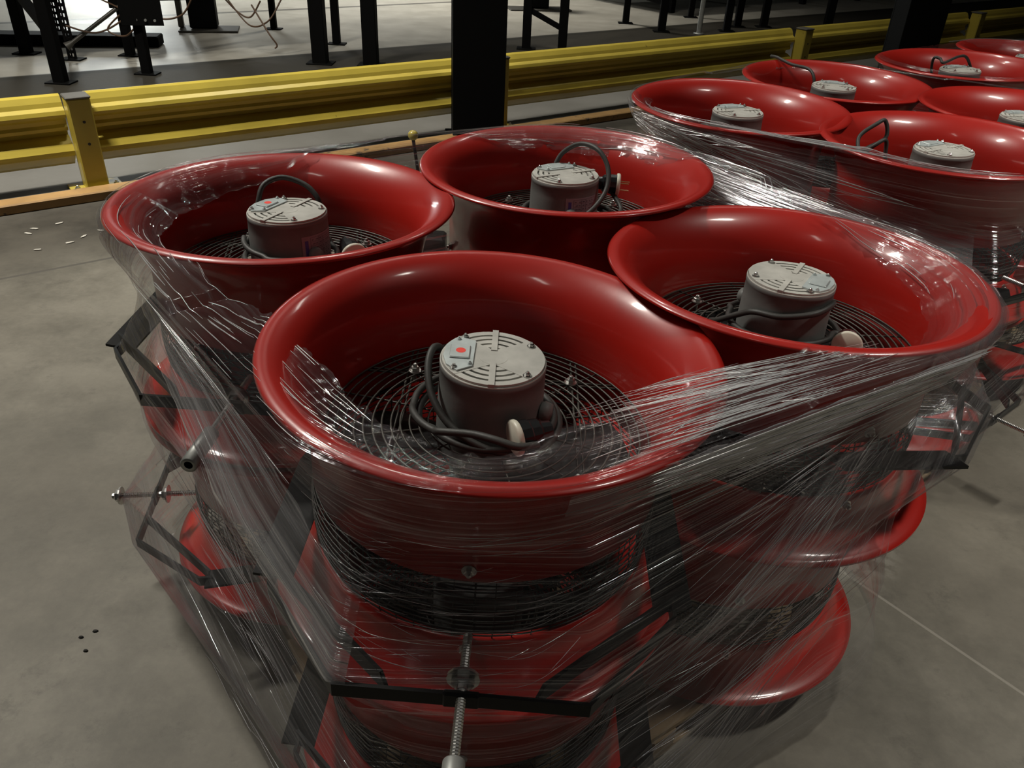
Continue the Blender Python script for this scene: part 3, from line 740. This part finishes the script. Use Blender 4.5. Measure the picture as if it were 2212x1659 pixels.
MB().box((0, 0, .80), (.26, .22, 1.55), None, .01).build('pedestal_body', M['blackmatt'], s4); MB().box((.05, -.06, .012), (.56, .34, .018), None, .004).build('base_plate', M['guard'], s4)
MB().box((-.22, 0, .55), (.05, .10, 1.06), None, .01).build('side_channel', M['guard'], s4)
s5 = stand('machine_stand', 'single black leg left of the braced stand', [(-2.62, 8.90, .06)], [], None)
s6 = stand('machine_stand', 'black braced stand left of the wide column, bolted foot plate', [(-1.77, 7.28, .12), (-1.83, 8.22, .07), (-1.34, 7.30, .12)], [((-1.83, 8.22, .52), (-1.34, 7.34, .60), .05)], (-1.0, 8.2, 1.45, 2.6, 1.3))
s7 = stand('machine_stand', 'black two-legged stand with low cross bar right of the wide column', [(-.02, 8.46, .085), (.33, 8.42, .085)], [((-.02, 8.46, .36), (.33, 8.42, .20), .045)], None)
s8 = empty('machine_pedestal', (.10, 11.4, 0), .25, 'small dark pedestal seen between the legs right of the wide column', 'pedestal')
MB().box((0, 0, .8), (.24, .22, 1.55), None, .01).build('pedestal_body', M['blackmatt'], s8); MB().box((0, -.04, .012), (.80, .34, .018), None, .004).build('base_plate', M['guard'], s8)
s9 = stand('machine_stand', 'black two-legged stand with high cross bar, second right of the wide column', [(1.15, 10.5, .075), (1.51, 9.98, .085)], [((1.15, 10.5, .34), (1.51, 9.98, .30), .045)], None)
s10 = stand('machine_stand', 'black stand beside the pale pipe', [(2.06, 11.3, .07), (2.31, 10.26, .08), (2.52, 10.65, .08)], [], None)
pp_ = empty('drain_pipe', (1.93, 9.93, 0), 0, 'thin pale upright pipe among the black stands', 'pipe')
MB().tube([(0, 0, .004), (0, 0, 2.2)], .028, 14).build('pipe_tube', M['tube'], pp_); MB().lathe([(.0001, .002), (.06, .002), (.06, .014), (.0001, .014)][::-1], 18).build('pipe_flange', M['tube'], pp_)
s11 = stand('machine_stand', 'black braced stand farthest right, left of the second column', [(2.86, 10.75, .085), (3.40, 10.05, .085)], [((2.86, 10.75, .55), (3.40, 10.05, .45), .05)], None)
cv_ = empty('dark_fill_conveyor', rp(11.4, 4.3), RAILANG, 'long low black conveyor block added to fill the dark at the top right', 'conveyor')  # black block added to fill the unlit area beyond the rail
MB().box((0, 0, .52), (7.6, 1.5, .34), None, .02).build('conveyor_frame', M['blackmatt'], cv_)
MB().box((0, 0, .70), (7.5, 1.1, .02), None, .004).build('belt', M['black'], cv_)
for i_ in range(6):
    for s_ in (-1, 1): MB().box((-3.5 + 1.4 * i_, s_ * .68, .178), (.08, .08, .352), None, .004).build('leg', M['blackmatt'], cv_)
# low plinth behind left stands
m_ = MB(); m_.box((-4.35, 7.55, .045), (2.1, .22, .09), Matrix.Rotation(.18, 3, 'Z'), .01); tag(m_.build('floor_plinth', M['blackmatt']), 'low black plinth on the floor behind the far left stand', 'plinth')
# leaning hose/handle and cables
hz = empty('tow_handle', (-3.55, 6.75, 0), 0, 'dark rod with a flared end leaning across the left stands', 'rod')
MB().tube([(-.03, -.05, .178), (.55, .35, .62)], .016, 10).build('rod_shaft', M['guard'], hz)
MB().tube([(-.07, -.078, .150), (-.03, -.05, .178)], [.034, .018], 12).build('rod_end', M['guard'], hz)
rnd = random.Random(4)
CB = [[(-3.52, 7.0, .50), (-3.30, 6.9, .44), (-3.10, 6.8, .40), (-2.95, 6.7, .52)], [(-3.0, 6.7, .50), (-3.22, 6.75, .36), (-3.30, 6.75, .27), (-3.16, 6.75, .24), (-2.98, 6.7, .40)],
      [(-3.04, 6.8, .48), (-2.90, 6.8, .37), (-2.72, 6.8, .40), (-2.62, 6.8, .52)], [(-2.62, 7.5, .46), (-2.50, 7.5, .34), (-2.40, 7.5, .31), (-2.30, 7.5, .44)],
      [(-3.60, 6.7, .30), (-3.40, 6.75, .25), (-3.20, 6.8, .34), (-3.05, 6.8, .47)], [(-2.58, 7.5, .44), (-2.40, 7.45, .25), (-2.22, 7.4, .30), (-2.12, 7.5, .46)], [(-2.35, 7.4, .42), (-2.20, 7.3, .22), (-2.14, 7.3, .13), (-2.16, 7.3, .10)]]
CL = ['hanging cable drooping left of the gusset stand', 'cable loop beside the gusset plate', 'thin cable drooping right of the gusset stand', 'thin cable loop by the single leg', 'short cable under the leaning rod', 'longest drooping cable with a dark joint', 'cable trailing left of the braced stand']
for P, lb in zip(CB, CL):
    o = MB().tube(spline(P, 10), .007, 6).build('hanging_cable', M['wire']); tag(o, lb, 'cable', 'cables hanging beyond the rail')

# yellow ball lever behind the pallet
lv = empty('control_lever', (-.48, 3.30, 0.02), 0, 'slim dark lever with a yellow ball knob sticking up behind the fans', 'lever')
MB().tube([(.10, .02, .05), (.05, .01, .30), (.03, 0, .47)], .007, 10).build('lever_rod', M['black'], lv)
MB().lathe([(.0001, -.021), (.012, -.0172), (.0185, -.010), (.021, 0), (.0185, .010), (.012, .0172), (.0001, .021)], 24, c=(.03, 0, .485)).build('ball_knob', M['ball'], lv)
MB().box((.10, .02, .02), (.12, .10, .076), None, .01).build('lever_base', M['black'], lv)

# debris
rnd = random.Random(11)
DB = [(-0.862, 1.108, 'g'), (-0.888, 1.142, 'g'), (-0.866, 1.160, 'g')]
for i, (x, y, k) in enumerate(DB):
    o = MB().lathe([(.0001, 0), (.003 + .002 * rnd.random(), 0), (.003, .003), (.0001, .004)], 7).build('grit_crumb', M['grime'], None, (x, y, .0005)); o.scale = (1.4, .9, 1)
    tag(o, 'dark crumb on the concrete floor at the lower left', 'crumb', 'dark crumbs at the lower left')
for (x_, y_) in ((-2.151, 3.345), (-1.905, 3.283), (-1.93, 3.21), (-2.152, 3.289), (-2.02, 3.12), (-1.86, 3.36), (-2.08, 3.42)):
    c = (x_, y_, .001)
    P = [(.012 * (1 + rnd.random()) * math.cos(a), .005 * (1 + rnd.random()) * math.sin(a)) for a in [2 * PI * k / 6 for k in range(6)]]
    o = MB().prism(P, 0, .003).build('paper_scrap', M['scrap'], None, c); o.rotation_euler = (0, 0, rnd.random() * 3)
    tag(o, 'pale scrap of litter beside the orange kerb at the left', 'litter', 'litter beside the kerb')

# ------------------------------------------------------------------ stretch film
def surf(r):
    if r >= .31: return 0.0
    for (r1, z1), (r0, z0) in zip(BELL[:-1], BELL[1:]):
        if r0 <= r <= r1 and r1 > r0: return z0 + (z1 - z0) * (r - r0) / (r1 - r0)
    return -9.0
class Wrap:
    def __init__(s, names, prot=(), rad=R0 + .006):
        s.names = names; s.c = Vector((*centre(names), 0)); s.prot = prot; s.NT = 720; s.cache = {}; s.rad = rad
    def radz(s, z):
        P = [(0, .33), (.09, .322), (.22, .285), (.36, .285), (.475, .312), (.50, .312), (.58, .275), (.72, .268), (.80, .285), (.85, .308), (.872, .316), (1, .316)]
        for (z0, r0), (z1, r1) in zip(P[:-1], P[1:]):
            if z <= z1: return r0 + (r1 - r0) * (z - z0) / (z1 - z0)
        return .316
    def hull(s, z):
        key = round(z, 2)
        if key in s.cache: return s.cache[key]
        pts = []
        for n in s.names:
            x, y, _ = TOP[n]
            rd = s.radz(key)
            for k in range(72): pts.append((x + rd * math.cos(2 * PI * k / 72), y + rd * math.sin(2 * PI * k / 72)))
        for (px, py, pz, hw) in s.prot:
            t = max(0, 1 - abs(z - pz) / hw); 
            if t > 0: pts.append((s.c.x + (px - s.c.x) * (.84 + .16 * t), s.c.y + (py - s.c.y) * (.84 + .16 * t)))
        pts = sorted(set(pts))
        def half(P):
            h = []
            for p in P:
                while len(h) > 1 and (h[-1][0] - h[-2][0]) * (p[1] - h[-2][1]) - (h[-1][1] - h[-2][1]) * (p[0] - h[-2][0]) <= 0: h.pop()
                h.append(p)
            return h
        H = half(pts)[:-1] + half(pts[::-1])[:-1]
        A = np.array(H) - np.array([s.c.x, s.c.y]); th = np.arctan2(A[:, 1], A[:, 0])
        grid = np.linspace(-PI, PI, s.NT, endpoint=False); out = np.zeros(s.NT)
        B = np.roll(A, -1, 0)
        for i in range(len(A)):
            a, b_ = th[i], math.atan2(B[i, 1], B[i, 0])
            d = (b_ - a) % (2 * PI)
            rel = (grid - a) % (2 * PI); k = rel <= d + 1e-9
            e = B[i] - A[i]; dx, dy = np.cos(grid[k]), np.sin(grid[k])
            den = dx * e[1] - dy * e[0]; out[k] = (A[i, 0] * e[1] - A[i, 1] * e[0]) / np.where(abs(den) < 1e-12, 1e-12, den)
        s.cache[key] = out; return out
    def rho(s, th, z):
        z0 = math.floor(z * 100) / 100; f = (z - z0) * 100
        def at(zz):
            h = s.hull(zz); u = ((th + PI) % (2 * PI)) / (2 * PI) * s.NT; i = int(u) % s.NT; g = u - int(u); return h[i] * (1 - g) + h[(i + 1) % s.NT] * g
        return at(z0) * (1 - f) + at(z0 + .01) * f
    def pt(s, th, z, off=0): 
        r = s.rho(th, z) + off; return Vector((s.c.x + r * math.cos(th), s.c.y + r * math.sin(th), z))
    def near(s, x, y):
        return min(((math.hypot(x - TOP[n][0], y - TOP[n][1]), TOP[n][2]) for n in s.names))
    def ang(s, x, y): return math.atan2(y - s.c.y, x - s.c.x)
def lin(tab, x, smooth=True):
    if x <= tab[0][0]: return tab[0][1:]
    for a, b_ in zip(tab[:-1], tab[1:]):
        if x <= b_[0]:
            t = (x - a[0]) / (b_[0] - a[0]); t = t * t * (3 - 2 * t) if smooth else t; return tuple(p + (q - p) * t for p, q in zip(a[1:], b_[1:]))
    return tab[-1][1:]
def sheet(wr, parent, mat, tab, nv=40, nu=260, off=.0, rip=.0018, rf=55, seed=0, name='film_sheet', pinch=None):
    """tab rows: (theta deg, zlow, zhigh).  band of film on the hull."""
    a0, a1 = tab[0][0], tab[-1][0]; V = []; UV = []
    L = 0; prev = None
    for i in range(nu + 1):
        a = a0 + (a1 - a0) * i / nu; zl, zh = lin(tab, a, False); th = math.radians(a)
        p = wr.pt(th, (zl + zh) / 2)
        if prev is not None: L += (p - prev).length
        prev = p
        for k in range(nv + 1):
            t = k / nv; z = zl + (zh - zl) * t
            v = t * (tab[len(tab) // 2][2] - tab[len(tab) // 2][1])
            zedge = z + (.006 * mnoise.noise(Vector((a * .35, seed * 3.1, 0))) if k in (0, nv) else 0)
            r = off + rip * (mnoise.noise(Vector((L * .3, v * rf, seed * 7.7))) * 1.4) + .004 * mnoise.noise(Vector((L * .9, v * 4, seed)))
            pull = 0
            if pinch: pull = -pinch * math.sin(PI * min(1, max(0, (z - (ZR - FH)) / FH))) if z > ZR - FH else -pinch * .6 * math.sin(PI * min(1, max(0, (z - .1) / FH)))
            V.append(wr.pt(th, max(.006, zedge), r + pull)); UV.append((L, v))
    return film_obj(V, UV, nu, nv, parent, mat, name)
def film_obj(V, UV, nu, nv, parent, mat, name):
    F = [(i * (nv + 1) + k, (i + 1) * (nv + 1) + k, (i + 1) * (nv + 1) + k + 1, i * (nv + 1) + k + 1) for i in range(nu) for k in range(nv)]
    me = bpy.data.meshes.new(name); me.from_pydata([tuple(v) for v in V], [], F); me.polygons.foreach_set('use_smooth', [True] * len(F)); me.materials.append(mat)
    ul = me.uv_layers.new(name='UVMap'); li = np.zeros(len(me.loops), dtype=np.int32); me.loops.foreach_get('vertex_index', li)
    ul.data.foreach_set('uv', np.array(UV, dtype=np.float32)[li].ravel()); me.update()
    o = bpy.data.objects.new(name, me); col.objects.link(o); o.parent = parent; return o
def flap(wr, parent, mat, tab, nv=26, nu=420, seed=0, name='film_over_rims', crink=.0045):
    """tab rows: (theta deg, inward width, drop at the inner edge): film folded over the rims."""
    a0, a1 = tab[0][0], tab[-1][0]; V = []; UV = []; L = 0; prev = None
    for i in range(nu + 1):
        a = a0 + (a1 - a0) * i / nu; wd, dr = lin(tab, a); th = math.radians(a)
        p = wr.pt(th, ZR)
        if prev is not None: L += (p - prev).length
        prev = p
        wd *= 1 + .10 * mnoise.noise(Vector((a * .12, 3.3, seed))) + .05 * mnoise.noise(Vector((a * .8, 1.3, seed)))
        for k in range(nv + 1):
            t = k / nv
            q = wr.pt(th, ZR, .001 - wd * t); rr, zc = wr.near(q.x, q.y)
            z = zc + .004 - dr * t * t
            if rr > .31: z = zc + .003 - min(.03, (rr - .31) * .2) - dr * .5 * t * t
            s_ = surf(rr)
            if s_ > -5: z = max(z, zc + s_ + .0035)
            if k == 0: z -= .004
            c = crink * (t ** 2.5) * (1 if rr < .33 else .3)
            q.z = z + abs(c * mnoise.noise(Vector((q.x * 38, q.y * 38, seed)))) * 1.6 + .0012 * mnoise.noise(Vector((L * 1.2, t * wd * 110, seed + 5)))
            q.x += c * mnoise.noise(Vector((q.x * 30, q.y * 30, seed + 9))); q.y += c * mnoise.noise(Vector((q.x * 30, q.y * 30, seed + 19)))
            V.append(q); UV.append((L, -wd * t))
    return film_obj(V, UV, nu, nv, parent, mat, name)

def yoke_corners(names):
    out = []
    for (x, y, z, yaw, slv) in YOKES:
        if not any(math.hypot(x - TOP[n][0], y - TOP[n][1]) < .08 for n in names): continue
        P = [(-.270, -.205), (.270, -.205), (-.152, -.357), (.152, -.357)]
        if slv is False: P.append((0, -.42))
        for px, py in P:
            out.append((x + px * math.cos(yaw) - py * math.sin(yaw), y + px * math.sin(yaw) + py * math.cos(yaw), z, .20))
    return out
def strands(wr, parent, mat, tab, n, seed, off=.007, rad=(.0004, .0011), lmin=.15, lmax=.7, name='film_strands', flapped=False):
    """fine gathered ridges of film lying in the band."""
    rnd = random.Random(seed); a0, a1 = tab[0][0], tab[-1][0]; mb = MB()
    for q in range(n):
        t = rnd.random(); ln = (lmin + (lmax - lmin) * rnd.random() ** 1.6) * (a1 - a0); st = a0 + (a1 - a0 - ln) * rnd.random(); dt = (rnd.random() - .5) * .10
        m = max(8, int(abs(ln) / 2.2)); P = []; rr = []; r0 = rad[0] + (rad[1] - rad[0]) * rnd.random() ** 2; wob = rnd.random() * 9
        for i in range(m + 1):
            a = st + ln * i / m; x1, x2 = lin(tab, a); th = math.radians(a); u = min(1, max(0, t + dt * i / m))
            if not flapped:
                z = x1 + (x2 - x1) * u; p = wr.pt(th, z, off + .0008 * mnoise.noise(Vector((i * .15, wob, 0))))
            else:
                p = wr.pt(th, ZR, -x1 * u); d, zc = wr.near(p.x, p.y); z = zc + .005 - x2 * u * u; sf = surf(d)
                if d > .31: z = zc + .004 - min(.03, (d - .31) * .2) - x2 * .5 * u * u
                if sf > -5: z = max(z, zc + sf + .005)
                p.z = z + .0015
            P.append(p); rr.append(r0 * (math.sin(PI * (i + .5) / (m + 1)) ** .5) * (.75 + .5 * rnd.random()))
        mb.tube(P, rr, 4, cap=False)
    return mb.build(name, mat, parent)
def strandmat():
    m = bpy.data.materials.new('film_ridge'); m.use_nodes = True; nt = m.node_tree; nt.nodes.clear()
    o = N(nt, 'ShaderNodeOutputMaterial'); g = N(nt, 'ShaderNodeBsdfGlossy'); g.inputs['Roughness'].default_value = .22
    t = N(nt, 'ShaderNodeBsdfTransparent'); d = N(nt, 'ShaderNodeBsdfDiffuse'); d.inputs['Color'].default_value = (.85, .85, .87, 1)
    a_ = N(nt, 'ShaderNodeMixShader'); a_.inputs[0].default_value = .55; nt.links.new(t.outputs[0], a_.inputs[1]); nt.links.new(d.outputs[0], a_.inputs[2])
    b_ = N(nt, 'ShaderNodeMixShader'); b_.inputs[0].default_value = .50; nt.links.new(a_.outputs[0], b_.inputs[1]); nt.links.new(g.outputs[0], b_.inputs[2])
    nt.links.new(b_.outputs[0], o.inputs[0]); return m
M['ridge'] = strandmat()
def tangent_strands(wr, parent, mat, tab, n, seed, off=.006, rad=(.0003, .0010), spans=((-163, -120), (-81, -29)), lmin=.15, lmax=.8, name='film_strands', slack=.10, flat=False):
    """straight taut ridges along the flat film between two stacks."""
    rnd = random.Random(seed); mb = MB()
    for q in range(n):
        lo, hi = spans[rnd.randrange(len(spans))]; ln = (lmin + (lmax - lmin) * rnd.random() ** 1.5) * (hi - lo); st = lo + (hi - lo - ln) * rnd.random(); t = rnd.random(); u = min(1, max(0, t + (rnd.random() - .5) * slack))
        pts = []
        for a, tt in ((st, t), (st + ln, u)):
            x1, x2 = lin(tab, a, False); pts.append(wr.pt(math.radians(a), x1 + (x2 - x1) * tt, off) if not flat else wr.pt(math.radians(a), ZR, -x1 * tt * .97) + Vector((0, 0, .004)))
        m = 7; P = [pts[0].lerp(pts[1], i / m) for i in range(m + 1)]; r0 = rad[0] + (rad[1] - rad[0]) * rnd.random() ** 2.5
        mb.tube(P, [r0 * (math.sin(PI * (i + .4) / (m + .8)) ** .6) for i in range(m + 1)], 4, cap=False)
    return mb.build(name, mat, parent)
w1 = empty('stretch_wrap', (0, 0, 0), 0, 'clear stretch film wound around the front pallet of fans', 'stretch film')
W1 = Wrap('ABCD', prot=yoke_corners('ABD'))
# angles (deg, from the pallet centre): A -99, D -11, C 79, B 169
F1 = [(-188, .11, .05), (-172, .10, .04), (-158, .085, .03), (-148, .07, .02), (-141, .10, .015), (-130, .124, .02), (-114, .131, .025), (-105, .115, .03), (-99, .098, .03), (-92.7, .080, .02), (-86, .118, .02), (-80, .128, .02), (-71, .122, .02), (-60, .12, .015),
    (-54, .10, .01), (-40, .10, .015), (-36, .08, .02), (-31, .085, .04), (-23, .10, .06), (-14, .10, .06), (-4, .09, .05), (6, .08, .05), (15, .07, .04), (26, .07, .03), (36, .03, .01), (48, .05, .02), (62, .07, .04), (77, .075, .05), (92, .07, .05), (105, .05, .03), (112, .025, .01), (125, .015, .005), (134, .04, .02), (152, .09, .05), (164, .10, .06), (172, .11, .05)]
flap(W1, w1, M['filmflap'], F1, seed=2, nu=620)
strands(W1, w1, M['ridge'], [r for r in F1 if -160 < r[0] < -100], 40, 31, flapped=True, lmin=.1, lmax=.35)
tangent_strands(Wrap('ABCD'), w1, M['ridge'], F1, 150, 32, flat=True, spans=((-86, -36), (-80, -50)), rad=(.0003, .0010), lmin=.12, lmax=.9, slack=.25)
strands(W1, w1, M['ridge'], [r for r in F1 if -15 < r[0] < 100], 50, 33, flapped=True, lmin=.03, lmax=.12)
strands(W1, w1, M['ridge'], [(-188, .11, .05), (-172, .10, .04), (-150, .07, .02)], 16, 34, flapped=True, lmin=.1, lmax=.5)
sheet(W1, w1, M['film'], [(-180, .50, .874), (-140, .46, .870), (-100, .48, .862), (-60, .52, .866), (-30, .56, .868), (0, .60, .872), (60, .55, .876), (120, .50, .876), (180, .50, .874)], seed=1, nv=60, nu=360, name='upper_film_band')
S1 = Wrap('ABCD')
M['filmhaze'] = film_mat('stretch_film_double', 0.08, 0.035, 0.50, 6.0)
G1 = [(-86, .80, .850), (-70, .78, .862), (-50, .785, .872), (-30, .805, .872), (-8, .82, .870)]
sheet(W1, w1, M['filmthick'], G1, seed=3, off=.004, nv=26, nu=160, rf=90, name='gathered_film_band')
tangent_strands(S1, w1, M['ridge'], G1, 130, 41, off=.012, spans=((-83, -26),), rad=(.0004, .0013), slack=.5)
tangent_strands(S1, w1, M['ridge'], [(-90, .72, .84), (-20, .78, .85)], 60, 46, off=.008, spans=((-83, -30),), lmax=.4, rad=(.0003, .0009))
G2 = [(-200, .80, .868), (-185, .78, .862), (-165, .75, .85), (-145, .69, .81), (-125, .63, .75), (-105, .60, .70)]
sheet(W1, w1, M['filmthick'], G2, seed=4, off=.004, nv=22, nu=160, rf=60, name='gathered_film_band')
tangent_strands(S1, w1, M['ridge'], G2, 46, 42, off=.010, spans=((-165, -120),), lmax=.6)
G3 = [(-185, .12, .62), (-150, .10, .55), (-110, .04, .50), (-85, .02, .52), (-60, .03, .66), (-50, .10, .72), (-40, .30, .77), (-30, .52, .80), (-22, .63, .81), (0, .60, .80), (30, .5, .8)]
sheet(W1, w1, M['filmhaze'], G3, seed=5, off=.006, nv=60, nu=340, rf=40, name='middle_film_band')
tangent_strands(S1, w1, M['ridge'], [(-85, .10, .56), (-60, .06, .68), (-40, .33, .78), (-28, .56, .81)], 120, 43, off=.010, spans=((-83, -29),), rad=(.0003, .0008), lmax=.6)
tangent_strands(S1, w1, M['ridge'], [(-170, .45, .75), (-145, .30, .66), (-115, .10, .50)], 60, 47, off=.012, spans=((-165, -118),), rad=(.0003, .0008), lmax=.6)
strands(S1, w1, M['ridge'], [(-118, .50, .82), (-90, .52, .84), (-80, .56, .84)], 70, 44, off=.004, rad=(.0002, .0005), lmin=.06, lmax=.4)
G6 = [(8, .80, .868), (22, .79, .874), (40, .80, .876), (58, .80, .878), (76, .81, .880)]
sheet(W1, w1, M['filmthick'], G6, seed=8, off=.004, nv=24, nu=120, rf=70, name='gathered_film_band')
tangent_strands(S1, w1, M['ridge'], G6, 90, 48, off=.010, spans=((16, 58),), rad=(.0003, .0013), slack=.5, lmin=.1, lmax=.8)
G4 = [(-190, .006, .30), (-140, .006, .30), (-100, .01, .28), (-75, .01, .30), (-60, .05, .32), (-45, .10, .34), (-35, .10, .36), (-15, .10, .30), (10, .10, .40), (90, .01, .4), (170, .006, .30)]
sheet(W1, w1, M['filmthin'], G4, seed=6, off=.009, nv=50, nu=320, name='foot_film_band')
tangent_strands(S1, w1, M['ridge'], [(-170, .01, .30), (-110, .01, .25)], 40, 45, off=.012, spans=((-165, -118),), rad=(.0003, .0006), lmax=.4, slack=.3)

w2 = empty('stretch_wrap', (0, 0, 0), 0, 'clear stretch film around the second pallet, a bright fan of streaks on its front', 'stretch film')
W2 = Wrap('EFGH', prot=yoke_corners('G'))
def A2(x, y): return math.degrees(W2.ang(x, y))
flap(W2, w2, M['filmflap'], [(-180, .07, .03), (-170, .06, .03), (-155, .02, .01), (-135, .02, .01), (-120, .05, .02), (-100, .06, .02), (-85, .09, .03), (-60, .05, .02), (-20, .03, .01), (20, .03, .01), (60, .03, .01), (95, .06, .02), (120, .06, .02), (150, .02, .01), (180, .07, .03)], seed=12)
sheet(W2, w2, M['film'], [(-200, .55, .874), (-150, .52, .870), (-90, .50, .868), (-30, .5, .87), (40, .5, .87)], seed=11, nv=50, nu=260, name='upper_film_band')
sheet(W2, w2, M['filmthick'], [(-178, .84, .874), (-165, .80, .872), (-150, .70, .86), (-130, .60, .84), (-110, .52, .80), (-90, .48, .76)], seed=13, off=.004, nv=36, nu=160, rf=70, name='gathered_film_band')
S2 = Wrap('EFGH')
tangent_strands(S2, w2, M['ridge'], [(-176, .85, .874), (-165, .80, .872), (-150, .72, .86), (-130, .62, .84), (-110, .54, .80), (-90, .50, .76)], 190, 51, off=.012, spans=((-170, -100), (-170, -135)), rad=(.0004, .0018), slack=.6, lmax=.7)
strands(W2, w2, M['ridge'], [(-180, .07, .03), (-170, .06, .03), (-155, .03, .01), (-135, .03, .01), (-120, .05, .02), (-100, .06, .02), (-85, .09, .03)], 60, 52, flapped=True, lmin=.08, lmax=.4)
sheet(W2, w2, M['film'], [(-190, .05, .6), (-140, .03, .55), (-90, .05, .52), (-50, .10, .55), (0, .2, .6)], seed=14, off=.006, nv=50, nu=220, name='lower_film_band')
w3 = empty('stretch_wrap', (0, 0, 0), 0, 'crinkled clear film over the farthest fans at the right picture edge', 'stretch film')
W3 = Wrap('IJ')
flap(W3, w3, M['filmflap'], [(-170, .02, .01), (-120, .03, .01), (-60, .05, .02), (0, .10, .05), (60, .10, .04), (100, .03, .01)], seed=22, nu=220)
sheet(W3, w3, M['film'], [(-180, .1, .874), (-90, .1, .87), (0, .1, .87), (90, .1, .87), (178, .1, .87)], seed=21, nv=40, nu=200, name='upper_film_band')
